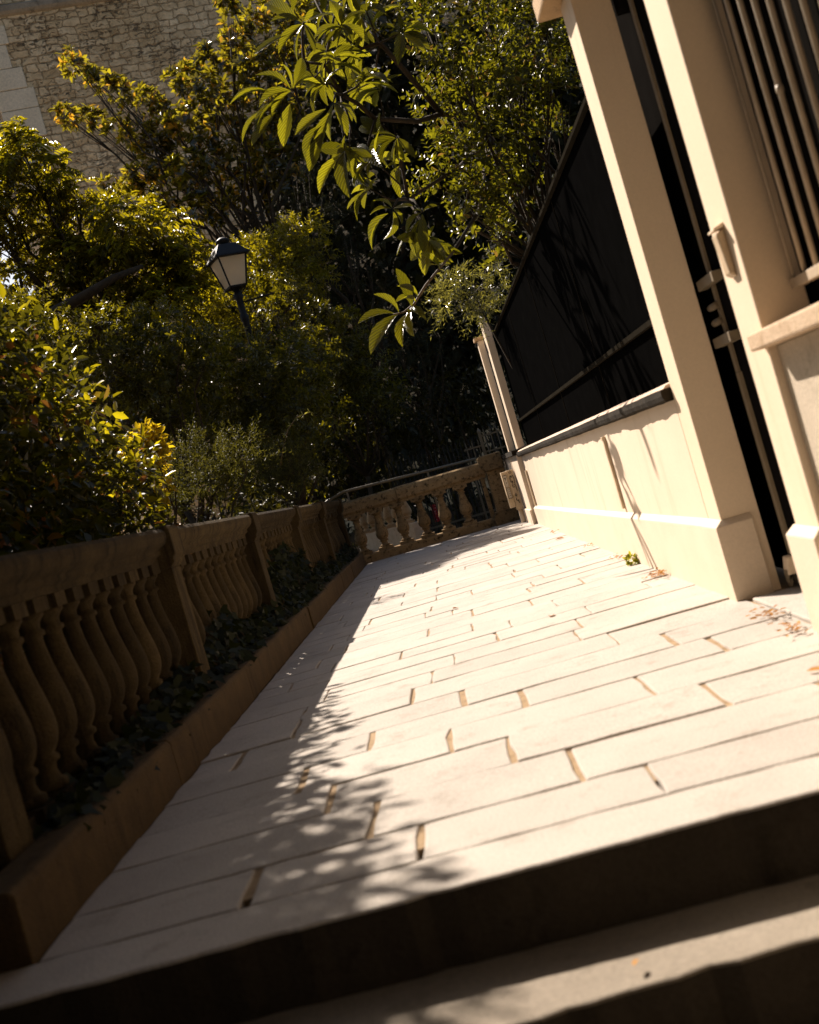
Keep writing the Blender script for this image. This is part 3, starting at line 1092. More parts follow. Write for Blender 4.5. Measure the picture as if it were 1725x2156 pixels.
ib = thing('intercom_box', 'small beige box fixed to the sunlit face of the nearer gate pillar', 'intercom', (1.2, 3.99, 1.4))
m = MB()
m.prism([(1.2145, 1.30), (1.192, 1.315), (1.182, 1.46), (1.2145, 1.475)], 3.965, 4.03)
m.build('housing', M['conduit'], ib, bevel=0.006)
m = MB()
m.prism([(1.2145, 1.478), (1.176, 1.472), (1.176, 1.480), (1.2145, 1.494)], 3.957, 4.038)
m.build('hood', M['paint'], ib, bevel=0.002)
m = MB()
m.box(1.208, 1.2145, 4.045, 4.055, 1.36, 1.45)
m.build('label_strip', M['conduit'], ib)

# far posts on the wall end
fp = thing('fence_post', 'slim square cream post at the far end of the black fence', 'post', (1.26, 15.45, 0))
m = MB()
m.box(1.205, 1.30, 15.26, 15.62, 1.035, 2.83)
m.build('shaft', M['paint'], fp, bevel=0.004)
m = MB()
m.box(1.190, 1.2135, 14.96, 15.05, 0.25, 0.73)
m.build('corner_guard', M['conduit'], fp, bevel=0.003)
fq = thing('fence_post', 'slightly shorter cream post with flat cap behind the fence end post', 'post', (1.15, 15.8, 0))
m = MB()
m.box(1.112, 1.20, 15.72, 15.90, 1.032, 2.62)
m.build('shaft', M['paint'], fq, bevel=0.004)
m = MB()
m.box(1.075, 1.20, 15.69, 15.93, 2.621, 2.67)
m.build('cap', M['capstone'], fq, bevel=0.004)
ew = thing('end_wall', 'short sunlit cream wall behind the meter box at the far right', 'wall', (1.2, 16.8, 0))
m = MB()
m.box(1.150, 1.42, 15.256, 18.0, -0.1, 0.96)
m.build('wall_face', M['render'], ew, bevel=0.004)
m = MB()
m.box(1.122, 1.149, 15.24, 17.45, -0.1, 0.20)
m.build('plinth', M['plinth'], ew, bevel=0.004)
m = MB()
m.box(1.105, 1.44, 15.258, 17.99, 0.962, 1.03)
m.build('coping', M['copingdark'], ew, bevel=0.004)

# meter cabinet with the drawn marks
mc = thing('meter_box', 'beige metal meter box with black scribbled graffiti beside the stone pier', 'meter box', (1.03, 16.45, 0.2))
BX0, BX1, BY, BZ0, BZ1 = 0.955, 1.132, 16.38, 0.20, 0.78
m = MB()
m.box(BX0, BX0 + 0.078, BY, BY + 0.18, BZ0 + 0.05, BZ1)
m.build('side_compartment', M['boxpaint'], mc, bevel=0.004)
m = MB()
m.box(BX0 + 0.083, BX1, BY, BY + 0.18, BZ0, BZ1 + 0.006)
m.build('door', M['boxpaint'], mc, bevel=0.004)
m = MB()
m.tube([(1.09, 16.50, -0.05), (1.09, 16.50, 0.22)], 0.036, 12)
m.build('conduit', M['paint'], mc, smooth=True)


def strokes(mb, lines, x0, z0, sx, sz, y, wd=0.006):
    for ln in lines:
        for (a, b), (c, d) in zip(ln[:-1], ln[1:]):
            p0 = Vector((x0 + a * sx, y, z0 + b * sz))
            p1 = Vector((x0 + c * sx, y, z0 + d * sz))
            d_ = (p1 - p0)
            if d_.length < 1e-5:
                continue
            s = Vector((-d_.z, 0, d_.x)).normalized() * wd / 2
            e = d_.normalized() * wd * 0.3
            q = [p0 - e - s, p1 + e - s, p1 + e + s, p0 - e + s]
            vs = q + [v + Vector((0, 0.0016, 0)) for v in q]
            mb.add(vs, [(0, 1, 2, 3), (4, 7, 6, 5), (0, 4, 5, 1), (1, 5, 6, 2), (2, 6, 7, 3), (3, 7, 4, 0)])


def arc(cx, cz, rx, rz, a0, a1, n=12):
    return [(cx + rx * math.cos(math.radians(a0 + (a1 - a0) * i / n)), cz + rz * math.sin(math.radians(a0 + (a1 - a0) * i / n))) for i in range(n + 1)]


m = MB()
g = [[(0.30, 0.97), (0.34, 0.92)], [(0.50, 1.0), (0.50, 0.92)], [(0.70, 0.98), (0.64, 0.92)],
     arc(0.40, 0.78, 0.22, 0.085, 20, 330), arc(0.44, 0.78, 0.10, 0.07, 40, 300), arc(0.62, 0.76, 0.20, 0.12, 80, -60),
     [(0.55, 0.70), (0.42, 0.66), (0.30, 0.64), (0.36, 0.58), (0.52, 0.57), (0.60, 0.60)], [(0.42, 0.62), (0.56, 0.63)],
     arc(0.66, 0.55, 0.16, 0.08, 110, -40), [(0.80, 0.53), (0.84, 0.46)],
     [(0.30, 0.38), (0.46, 0.34)], [(0.40, 0.42), (0.52, 0.33)], [(0.56, 0.40), (0.62, 0.36)], [(0.30, 0.27), (0.40, 0.22), (0.36, 0.30)], [(0.55, 0.24), (0.62, 0.17)],
     [(0.66, 0.25), (0.60, 0.20), (0.72, 0.16)]]
strokes(m, g, BX0 + 0.083, BZ0, BX1 - BX0 - 0.083, BZ1 - BZ0, BY - 0.0035, 0.0075)
m.build('graffiti', M['ink'], mc)
m = MB()
m.box(BX0 + 0.014, BX0 + 0.064, BY - 0.003, BY - 0.0008, 0.555, 0.735)
m.box(BX0 + 0.014, BX0 + 0.066, BY - 0.003, BY - 0.0008, 0.385, 0.545)
m.build('sticker', M['sticker'], mc)
m = MB()
fr = [[(0, 0), (1, 0), (1, 1), (0, 1), (0, 0)]]
strokes(m, fr, BX0 + 0.015, 0.388, 0.050, 0.155, BY - 0.0055, 0.006)
strokes(m, fr, BX0 + 0.015, 0.557, 0.048, 0.176, BY - 0.0055, 0.0035)
strokes(m, [[(0.1, 0.95), (0.9, 0.95)], [(0.3, 0.78), (0.7, 0.78), (0.5, 0.60), (0.3, 0.78)], [(0.35, 0.73), (0.65, 0.73)], [(0.4, 0.68), (0.6, 0.68)], [(0.5, 0.62), (0.5, 0.52)],
            [(0.35, 0.38), (0.62, 0.34)], [(0.5, 0.40), (0.5, 0.28)]], BX0 + 0.015, 0.557, 0.048, 0.176, BY - 0.0055, 0.005)
for k in range(5):
    zz = 0.88 - k * 0.19
    strokes(m, [[(0.25, zz), (0.25, zz - 0.11), (0.5, zz - 0.02), (0.75, zz - 0.11), (0.75, zz)]], BX0 + 0.015, 0.388, 0.05, 0.155, BY - 0.0055, 0.0028)
m.build('sticker_print', M['ink'], mc)

# black sheet fence above the low wall
fe = thing('sheet_fence', 'tall black sheet fence with thin rails standing on the low wall', 'fence', (1.33, 10.4, 1.0))
m = MB()
for a, b in ((5.47, 7.95), (7.956, 10.35), (10.356, 12.8), (12.806, 15.25)):
    m.box(1.335, 1.345, a, b, 1.045, 2.60)
m.build('sheet', M['blackmetal'], fe)
m = MB()
m.box(1.30, 1.334, 5.47, 15.25, 2.575, 2.60)
m.build('top_rail', M['blackrail'], fe, bevel=0.002)
m = MB()
m.box(1.305, 1.3345, 5.47, 15.25, 1.375, 1.405)
m.build('cross_rail', M['blackrail'], fe, bevel=0.002)
for y in (7.953, 10.353, 12.803):
    m = MB()
    m.tube([(1.331, y, 1.0), (1.331, y, 2.57)], 0.0032, 6)
    m.build('seam_rod', M['blackrail'], fe)

# gate
gt = thing('metal_gate', 'dark metal gate with latch bars and a wheel between the two cream pillars', 'gate', (1.46, 4.6, 0))
m = MB()
m.box(1.44, 1.475, 3.95, 5.03, 0.09, 3.6)
m.build('leaf_panel', M['gatemetal'], gt, bevel=0.004)
m = MB()
m.box(1.425, 1.437, 5.032, 5.072, 1.0, 3.6)
m.build('edge_strip', M['gatetrim'], gt)
m = MB()
m.box(1.425, 1.465, 5.034, 5.078, 0.10, 0.998)
m.build('stile', M['gatetrim'], gt, bevel=0.003)
m = MB()
m.prism([(1.385, 0.075), (1.485, 0.075), (1.485, 0.155), (1.40, 0.155)], 5.02, 5.09)
m.build('foot', M['paint'], gt, bevel=0.006)
wl = MB()
wl.lathe([(0.03, -0.018), (0.052, -0.018), (0.058, -0.01), (0.058, 0.01), (0.052, 0.018), (0.03, 0.018)], 24)
o = wl.build('wheel', M['rubber'], gt, smooth=False)
o.rotation_euler = (math.pi / 2, 0, 0)
o.location = (1.46, 5.055, 0.066)
o.matrix_parent_inverse = Matrix.Translation(-Vector(gt.location))
ax = MB()
ax.lathe([(0.028, -0.024), (0.03, 0.0), (0.028, 0.024)], 16)
o2 = ax.build('hub', M['chrome'], o)
o2.matrix_parent_inverse = Matrix.Identity(4)
m = MB()
m.prism([(1.41, 0.072), (1.40, 0.10), (1.40, 0.045), (1.392, 0.02), (1.386, 0.045), (1.386, 0.10)], 5.03, 5.08)
m.build('wheel_fork', M['gatetrim'], gt)
for zz in (1.40, 1.13):
    m = MB()
    m.box(1.395, 1.44, 4.90, 5.18, zz, zz + 0.045)
    m.build('latch_bar', M['gatetrim'], gt, bevel=0.003)
    m = MB()
    m.box(1.40, 1.439, 4.42, 4.60, zz + 0.01, zz + 0.055)
    m.build('latch_keep', M['gatetrim'], gt, bevel=0.003)
for zz in (1.31, 1.24):
    m = MB()
    m.tube([(1.415, 5.04, zz), (1.415, 5.14, zz)], 0.016, 10)
    m.build('bolt', M['gatetrim'], gt, smooth=True)
m = MB()
m.tube([(1.438, 4.70, 1.31), (1.40, 4.70, 1.31), (1.40, 4.61, 1.31)], 0.008, 8)
m.build('handle', M['brass'], gt, smooth=True)
m = MB()
m.lathe([(0.002, 0), (0.012, 0.006), (0.012, 0.03), (0.002, 0.036)], 10, (1.42, 4.62, 1.63))
m.build('knob', M['chrome'], gt, smooth=True)
m = MB()
m.box(1.40, 1.50, 5.14, 5.222, 2.72, 2.90)
m.build('hinge_block', M['gatemetal'], gt, bevel=0.005)
gs = thing('side_panel', 'dark fixed metal panel behind the gate edge beside the far gate pillar', 'panel', (1.56, 5.6, 0))
m = MB()
m.box(1.53, 1.56, 4.9, 6.5, 0.02, 3.9)
m.build('sheet', M['gatemetal'], gs)

# near right: wall with ledge and barred opening
nw = thing('house_wall', 'near right grey rendered wall with rough pinkish ledge under the barred window', 'wall', (1.4, 2.3, 0))
m = MB()
m.box(1.245, 1.62, 0.4, 3.866, -1.24, 1.025)
m.build('wall_face', M['lowrender'], nw)
m = MB()
m.box(1.165, 1.60, 0.4, 3.905, 1.028, 1.088)
m.build('ledge', M['ledge'], nw, bevel=0.008)
m = MB()
m.box(1.43, 1.62, 0.4, 3.868, 1.09, 3.6)
m.build('dark_back', M['gatemetal'], nw)
m = MB()
m.box(1.21, 1.52, 0.4, 3.86, 3.3, 3.6)
m.build('lintel', M['paint'], nw, bevel=0.005)
gr = thing('window_grille', 'row of slim cream vertical window bars above the near right ledge', 'grille', (1.35, 2.4, 1.2))
m = MB()
m.box(1.338, 1.368, 1.0, 3.835, 1.19, 1.225)
m.build('bottom_rail', M['bars'], gr, bevel=0.003)
m = MB()
m.box(1.338, 1.368, 1.0, 3.835, 3.18, 3.215)
m.build('top_rail', M['bars'], gr, bevel=0.003)
y = 3.825
k = 0
while y > 1.05:
    m = MB()
    r = 0.004 if k == 0 else 0.0092
    m.tube([(1.352, y, 1.226), (1.352, y, 3.18)], r, 8)
    if k == 3:
        m.lathe([(0.010, 0), (0.013, 0.008), (0.013, 0.02), (0.010, 0.028)], 8, (1.352, y, 1.75))
    m.build('bar', M['bars'], gr, smooth=True)
    y -= 0.112
    k += 1

# unseen house and street building, added to keep sky light off the steps
hb = thing('blocker_house', 'tall sooty stone house rising behind the barred window wall', 'house', (6, -2, 0))
m = MB()
m.box(1.625, 10, -13, 3.86, -1.3, 10.5)
m.build('wall', M['darkstone'], hb)
m = MB()
m.prism([(-13.2, 10.5), (-13.2, 10.7), (-4.5, 13.5), (4.0, 10.7), (4.0, 10.5)], 1.4, 10.2, 'x')
m.build('roof', M['cornice'], hb)
sbd = thing('blocker_building', 'unseen dark building added across the street to block sky light', 'building', (0, -15, -1.2))
m = MB()
m.box(-26, 24, -21, -10, -1.3, 17)
m.build('wall', M['darkstone'], sbd)
m = MB()
m.box(-26.4, 24.4, -21.4, -9.6, 17.01, 17.6)
m.build('cornice', M['cornice'], sbd)
m = MB()
for k in range(12):
    for q in range(4):
        m.box(-23 + 4 * k, -21.6 + 4 * k, -9.995, -9.95, 1.2 + 4 * q, 3.6 + 4 * q)
m.build('windows', M['glass'], sbd)

# ------------------------------------------------------------------ street lamp
LY = 19.7
lc = P(497, 606, LY)
lamp = thing('street_lamp', 'old fashioned black street lamp with four sided milky glass lantern among the shrubs', 'street lamp', (lc.x, LY, 0))
m = MB()
m.lathe([(0.16, -0.1), (0.16, 0.12), (0.12, 0.18), (0.10, 0.5), (0.11, 0.55), (0.075, 0.62), (0.07, 1.2), (0.09, 1.23), (0.09, 1.27), (0.066, 1.3), (0.058, lc.z - 0.62),
         (0.075, lc.z - 0.58), (0.075, lc.z - 0.50), (0.058, lc.z - 0.46), (0.058, lc.z - 0.22), (0.10, lc.z - 0.16), (0.055, lc.z - 0.10), (0.05, lc.z - 0.02)], 16, (lc.x, LY, 0))
m.build('pole', M['lampmetal'], lamp, smooth=True)
m = MB()
m.tube([(lc.x, LY, lc.z - 0.27), (lc.x + 0.62, LY, lc.z - 0.27)], 0.016, 8)
m.build('cross_arm', M['lampmetal'], lamp)
LS = 0.94
RZ = Matrix.Translation(lc) @ Matrix.Rotation(math.radians(28), 4, 'Z') @ Matrix.Scale(LS, 4)


def frus(mb, a, za, b, zb, mi=0, capa=True, capb=True):
    vs = [(-a, -a, za), (a, -a, za), (a, a, za), (-a, a, za), (-b, -b, zb), (b, -b, zb), (b, b, zb), (-b, b, zb)]
    fs = [(0, 1, 5, 4), (1, 2, 6, 5), (2, 3, 7, 6), (3, 0, 4, 7)]
    if capa:
        fs.append((0, 3, 2, 1))
    if capb:
        fs.append((4, 5, 6, 7))
    mb.add([RZ @ Vector(v) for v in vs], fs, mi)


m = MB()
frus(m, 0.165, -0.01, 0.17, 0.02)
frus(m, 0.275, 0.535, 0.285, 0.575)
for sx in (-1, 1):
    for sy in (-1, 1):
        a, b = 0.16, 0.272
        m.tube([RZ @ Vector((sx * a, sy * a, 0.0)), RZ @ Vector((sx * b, sy * b, 0.56))], 0.017, 6)
        m.tube([RZ @ Vector((sx * 0.03, sy * 0.03, -0.16)), RZ @ Vector((sx * a, sy * a, 0.0))], 0.012, 6)
m.build('lantern_frame', M['lampmetal'], lamp)
for k in range(4):
    m = MB()
    rk = RZ @ Matrix.Rotation(math.pi / 2 * k, 4, 'Z')
    q = [Vector((-0.148, -0.156, 0.022)), Vector((0.148, -0.156, 0.022)), Vector((0.252, -0.262, 0.534)), Vector((-0.252, -0.262, 0.534))]
    m.add([rk @ v for v in q], [(0, 1, 2, 3)])
    m.build('pane', M['frost'], lamp)
m = MB()
frus(m, 0.335, 0.545, 0.325, 0.577)
frus(m, 0.32, 0.578, 0.165, 0.80)
m.build('roof', M['lampmetal'], lamp, bevel=0.006)
m = MB()
m.lathe([(r_ * LS, z_ * LS) for r_, z_ in ((0.11, 0.80), (0.10, 0.86), (0.13, 0.875), (0.13, 0.90), (0.09, 0.93), (0.05, 0.955), (0.01, 0.965))], 16, tuple(lc))
m.build('finial', M['lampmetal'], lamp, smooth=True)

# ------------------------------------------------------------------ old building behind the trees
bl = thing('old_building', 'tall old rubble stone building with pale corner blocks behind the trees', 'building', (-10.2, 42, 0))
BR = Matrix.Translation((-11.35, 41.8, 0)) @ Matrix.Rotation(math.radians(15.5), 4, 'Z')


def bpart(mb, name, mat, bevel=0.0):
    o = mb.build(name, mat, bl, bevel=bevel)
    o.matrix_parent_inverse = Matrix.Translation(-Vector(bl.location))
    o.matrix_basis = BR
    return o


m = MB()
m.box(0.3, 34, 0, 9, -0.5, 21.85)
bpart(m, 'rubble_wall', M['rubble'])
m = MB()
m.prism([(-0.02, 21.85), (-0.10, 21.9), (-0.16, 22.0), (-0.16, 22.2), (-0.02, 22.3), (9, 22.3), (9, 21.85)], -0.2, 34, 'x')
bpart(m, 'cornice', M['cornice'])
m = MB()
m.box(0.3, 34, 0.05, 9, 22.3, 25)
m.box(-0.1, 1.1, -0.04, 0.3, 22.31, 24.0)
bpart(m, 'upper_wall', M['rubble'])
m = MB()
z = 16.3
k = 0
while z < 21.5:
    h = random.uniform(0.7, 1.15)
    wd = random.choice((0.72, 1.05, 1.25, 0.85))
    m.box(-0.12, wd, -0.05 - 0.01 * (k % 2), 0.5, z, min(z + h - 0.02, 21.84))
    z += h
    k += 1
z = -0.4
while z < 15.9:
    h = random.uniform(0.8, 1.1)
    wd = random.choice((0.75, 1.0, 0.9))
    m.box(-0.05, wd, -0.05 - 0.01 * (k % 2), 0.5, z, min(z + h - 0.02, 15.9))
    z += h
    k += 1
bpart(m, 'corner_blocks', M['dressed'], 0.02)
m = MB()
m.box(-0.18, 1.15, -0.28, 0.4, 15.92, 16.28)
bpart(m, 'corner_ledge', M['cornice'], 0.03)
m = MB()
m.box(-0.75, 0.28, 0.35, 6, -0.5, 25)
bpart(m, 'side_wall', M['dressed'])
m = MB()
m.tube([(-0.28, 0.1, 24.5), (-0.28, 0.1, 18.2), (-0.10, -0.15, 16.8), (-0.10, -0.25, 15.0)], 0.085, 10)
bpart(m, 'downpipe', M['pipe'])
m = MB()
m.box(-0.72, -0.34, 0.30, 0.345, 15.6, 18.6)
bpart(m, 'window', M['glass'])
m = MB()
for k in range(5):
    m.tube([(-0.72 + 0.1 * k, 0.2, 15.5), (-0.72 + 0.1 * k, 0.2, 16.9)], 0.025, 6)
m.box(-0.78, -0.30, 0.18, 0.22, 16.9, 16.96)
bpart(m, 'window_rail', M['irondark'])
m = MB()
m.box(-0.76, -0.30, 0.05, 0.34, 15.25, 15.5)
bpart(m, 'window_ledge', M['cornice'])


# ------------------------------------------------------------------ plants
def plant(name, label, cat, lobes, base, filler, mat, kind='M', r0=0.08, fork=0.45, group=None, smooth=False, crown='crown', bark='bark'):
    t = thing(name, label, cat, base, group)
    mb = MB()
    limbs(mb, base, lobes, r0, fork)
    o = mb.build('trunk', M[bark], t, smooth=True)
    L = Leaves(kind)
    for c, r in lobes:
        filler(L, c, r)
    L.build(crown, mat, t, smooth)
    return t


# hedge along the balustrade, near left
hd = thing('laurel_hedge', 'big dark laurel hedge leaning over the left balustrade with sunlit top edge', 'hedge', (-2.7, 6.5, 0.06))
L = Leaves('M')
lob = []
for y in np.arange(3.6, 9.3, 0.42):
    top = 2.72 if y < 7.2 else lerp(2.72, 1.75, (y - 7.2) / 2.0)
    for z in np.arange(0.25, top - 0.2, 0.42):
        lob.append(((-2.32 - 0.1 * random.random() - 0.04 * z, y + random.uniform(-.1, .1), z + random.uniform(-.1, .1)), 0.33 + 0.08 * random.random()))
    lob.append(((-2.40, y, top - 0.28), 0.36))
    for z in np.arange(0.4, top - 0.3, 0.55):
        lob.append(((-2.75, y, z), 0.38))
        lob.append(((-3.25, y, z), 0.42))
    lob.append(((-2.9, y, top - 0.25), 0.42))
    lob.append(((-3.3, y, top - 0.6), 0.5))
for c in ((-2.55, 6.2, 3.5), (-2.62, 5.6, 3.4), (-2.7, 6.3, 3.75), (-2.75, 6.9, 3.5), (-2.85, 5.0, 3.5), (-2.9, 7.4, 3.9), (-2.6, 4.8, 3.2), (-2.95, 6.0, 4.2)):
    lob.append((c, 0.30))
for _ in range(34):
    lob.append(((-3.0 + random.uniform(-.35, .22), random.uniform(4.3, 6.9), random.uniform(2.7, 4.1)), 0.36))
LY_ = Leaves('M')  # sunlit top edge of the hedge put in as brighter leaves
for c, r in lob:
    if c[2] > 1.35 and (c[2] > 2.2 or c[1] > 7.8):
        loose(LY_, (c[0], c[1], c[2] + 0.06), r * 1.05, 38, 0.10, 0.46, 0.8, -0.2)
    loose(L, c, r, int(170 * (r / 0.36) ** 2), 0.092, 0.46, 0.45, 0.15)
L.build('crown', M['l_laurel'], hd)
LY_.build('lit_rim_leaves', M['l_frond'], hd)
mb = MB()
for k in range(7):
    y = 3.9 + k * 0.8
    limbs(mb, (-2.75, y, 0.05), [lob[random.randrange(len(lob))] for _ in range(3)] + [((-2.6, y, 2.0), 0.3)], 0.05, 0.35)
mb.build('trunk', M['bark'], hd, smooth=True)

# unseen tree added overhead to block sky light over the near end
OT = []
for _ in range(46):
    zz = random.uniform(4.6, 7.5)
    OT.append((Vector((random.uniform(-6.5, 0.6), random.uniform(-3.0, min(5.6, 0.9 + 0.93 * zz - 0.6)), zz)), random.uniform(0.7, 1.0)))
for _ in range(34):
    zz = random.uniform(4.4, 7.2)
    OT.append((Vector((random.uniform(-1.0, 3.4), random.uniform(-5.5, 1.1), zz)), random.uniform(0.6, 0.95)))
plant('blocker_tree', 'unseen tree added above the near end of the left balustrade to block sky light', 'tree', OT, (-4.6, 1.2, 0.0),
      lambda L, c, r: loose(L, c, r, 330, 0.20, 0.5, 0.1, 0.3), M['l_dark'], 'M', 0.22, 0.5)

# golden bush
plant('golden_bush', 'small bright golden yellow bush at the end of the dark hedge', 'bush',
      pix_lobes([(318, 918, 26), (300, 935, 32), (330, 955, 30), (280, 960, 34), (318, 990, 34), (285, 1010, 40), (330, 1030, 35)], 10.6, 0.2),
      (-2.6, 10.7, 0.06), lambda L, c, r: loose(L, c, r, 130, 0.085, 0.5, 0.5, 0.0), M['l_gold'], 'M', 0.03)

# drooping compound leaf tree, left
V3 = [(28, 545, 26), (62, 592, 28), (8, 650, 40), (55, 665, 40), (-20, 590, 30), (55, 335, 50), (20, 300, 38), (105, 365, 34), (15, 430, 60), (100, 455, 50), (170, 405, 30), (190, 480, 62), (260, 465, 60), (330, 505, 62), (392, 545, 52),
      (150, 545, 50), (230, 570, 66), (320, 585, 66), (405, 600, 38), (110, 520, 38), (255, 640, 52), (350, 650, 50), (-40, 360, 60), (-60, 450, 60), (-110, 420, 70), (150, 620, 34)]
dt = plant('drooping_tree', 'yellow green tree with drooping compound leaves in front of the stone building', 'tree',
      pix_lobes(V3, 21.6, 0.6), (-5.2, 21.8, -0.08), lambda L, c, r: fronds(L, c, r, int(58 * (r / 0.42) ** 2) + 10, 0.42, 0.14, 0.30, 7, 0.35), M['l_frond'], 'M', 0.13, 0.72)

mb = MB()
mb.tube([P(20, 760, 20.5), P(70, 690, 20.3), P(120, 655, 20.2), P(180, 622, 20.1), P(240, 585, 20.2), P(300, 560, 20.6)], [0.13, 0.12, 0.11, 0.09, 0.07, 0.04], 8)
mb.build('bough', M['bark'], dt, smooth=True)

# magnolia
V4 = [(150, 132, 22), (178, 150, 20), (205, 168, 22), (240, 186, 24), (275, 198, 26), (320, 212, 30), (380, 168, 34), (415, 145, 28), (450, 120, 34), (500, 62, 34), (560, 30, 36),
      (140, 244, 20), (175, 248, 20), (210, 258, 22), (250, 272, 28), (300, 285, 34), (350, 265, 36), (330, 310, 36), (400, 262, 50), (470, 220, 54), (540, 150, 50), (600, 100, 46), (300, 372, 34), (345, 345, 40),
      (400, 360, 50), (460, 340, 58), (540, 290, 58), (600, 230, 56), (350, 440, 34), (430, 440, 48), (520, 400, 56), (590, 350, 56), (235, 395, 22), (478, 8, 28), (620, 20, 42), (280, 385, 26), (500, 120, 36), (430, 190, 40)]
plant('magnolia_tree', 'large magnolia with glossy leaves and rusty undersides in front of the rubble wall', 'tree',
      pix_lobes(V4, 30, 1.4), (-1.2, 30.5, -0.08), lambda L, c, r: rosettes(L, c, r, int(58 * (r / 0.75) ** 2) + 9, 0.24, 0.40, 7, 0.35, 0.7, 0.7), M['l_magnolia'], 'M', 0.13, 0.5)

# privet like shrubs around the lamp
VA = [(20, 700, 55), (80, 745, 55), (20, 800, 65), (130, 700, 46), (150, 780, 55), (60, 660, 36), (250, 690, 45), (300, 725, 52), (250, 785, 55), (330, 830, 70), (415, 815, 62), (380, 745, 55), (300, 900, 70), (400, 900, 70), (340, 690, 40), (200, 720, 50), (440, 745, 40)]
VB = [(500, 745, 46), (560, 745, 48), (520, 830, 70), (460, 910, 72), (455, 770, 46), (580, 920, 72), (620, 800, 70), (645, 745, 46), (660, 880, 62), (560, 860, 60), (480, 980, 60), (600, 1000, 60)]
VC = [(625, 645, 46), (680, 690, 50), (700, 780, 62), (760, 765, 54), (765, 860, 62), (690, 880, 70), (575, 625, 44), (740, 700, 40), (800, 820, 46), (720, 950, 60)]
VD = [(475, 645, 46), (440, 682, 46), (560, 560, 54), (600, 520, 46), (540, 650, 56), (620, 585, 56), (520, 545, 42), (420, 620, 40), (660, 560, 50), (640, 500, 46)]
fil = lambda L, c, r: stems(L, c, r, int(66 * (r / 0.45) ** 2) + 10, 0.36, 0.105, 0.42, 6, 0.3, 0.35, 0.9, 0.35)
plant('privet_shrub', 'mid green shrub below the drooping tree left of the lamp post', 'shrub', pix_lobes(VA, 17, 0.6), (-3.4, 17, -0.08), fil, M['l_privet'], 'M', 0.06, 0.4, 'leafy shrubs round the street lamp')
plant('privet_shrub', 'mid green shrub hiding the lower part of the lamp post', 'shrub', pix_lobes(VB, 18.4, 0.5), (-2.0, 18.6, -0.08), fil, M['l_privet'], 'M', 0.06, 0.4, 'leafy shrubs round the street lamp')
plant('privet_shrub', 'dark speckled shrub to the right of the lamp post', 'shrub', pix_lobes(VC, 22, 0.7), (-1.2, 22.2, -0.08), fil, M['l_privet'], 'M', 0.06, 0.4, 'leafy shrubs round the street lamp')
plant('privet_shrub', 'bright yellow green shrub directly behind the lantern', 'shrub', pix_lobes(VD, 24, 0.7), (-3.0, 24.2, -0.08), fil, M['l_frond'], 'M', 0.07, 0.5, 'leafy shrubs round the street lamp')

# conifers
V6 = [(620, 400, 50), (680, 405, 60), (645, 480, 66), (720, 480, 60), (700, 560, 66), (780, 560, 50), (760, 650, 60), (820, 620, 50), (690, 640, 50)]
V6b = [(830, 705, 52), (880, 725, 52), (930, 745, 44), (900, 665, 44), (860, 790, 50), (940, 810, 46), (790, 730, 40)]
ftuft = lambda L, c, r: stems(L, c, r, int(62 * (r / 0.6) ** 2) + 8, 0.30, 0.10, 0.16, 6, 0.3, 0.1, 0.7, 0.2)
plant('conifer_tree', 'grey green conifer in the shade behind the big loquat leaves', 'tree', pix_lobes(V6, 26, 0.8), (-0.9, 26.4, -0.08), ftuft, M['l_conifer'], 'S', 0.14, 0.5)
plant('conifer_tree', 'low grey green conifer in the shade left of the far fence post', 'tree', pix_lobes(V6b, 24, 0.6), (0.3, 24.3, -0.08), ftuft, M['l_conifer'], 'S', 0.09, 0.4)

# dark trees at the back
B1 = [(700, 90, 150), (620, 560, 150), (760, 330, 170), (650, 760, 150), (520, 720, 140), (760, 560, 150), (640, 330, 110)]
B2 = [(900, 80, 170), (960, 280, 170), (900, 480, 150), (880, 680, 150), (1000, 640, 130), (860, 850, 150), (980, 860, 120), (800, 150, 130)]
B3 = [(1100, 80, 150), (1130, 260, 130), (1060, 430, 140), (1200, 100, 150), (1100, 640, 120), (1220, 300, 120)]
B4 = [(350, 740, 150), (150, 800, 150), (500, 930, 150), (300, 930, 150), (700, 940, 140), (0, 760, 140), (120, 960, 140), (420, 640, 90), (850, 980, 100)]
fdk = lambda L, c, r: loose(L, c, r, int(560 * (r / 2.0) ** 2) + 90, 0.40, 0.5, 0.1, 0.3)
grp = 'dark evergreen trees at the back'
plant('evergreen_tree', 'very dark evergreen tree behind the conifer and magnolia', 'tree', pix_lobes(B1, 35, 1.2), (-2.5, 36, -0.08), fdk, M['l_dark'], 'M', 0.25, 0.4, grp)
plant('evergreen_tree', 'very dark evergreen tree behind the large hanging leaves at top centre', 'tree', pix_lobes(B2, 33, 1.2), (0.8, 34, -0.08), fdk, M['l_dark'], 'M', 0.25, 0.4, grp)
plant('evergreen_tree', 'very dark evergreen tree behind the small leaved shrub over the black fence', 'tree', pix_lobes(B3, 31, 1.2), (4.0, 32, -0.08), fdk, M['l_dark'], 'M', 0.25, 0.4, grp)
plant('evergreen_tree', 'low dark evergreen filling the shade behind the left shrubs', 'tree', pix_lobes(B4, 27, 1.0), (-6.0, 28, -0.08), fdk, M['l_dark'], 'M', 0.2, 0.3, grp)

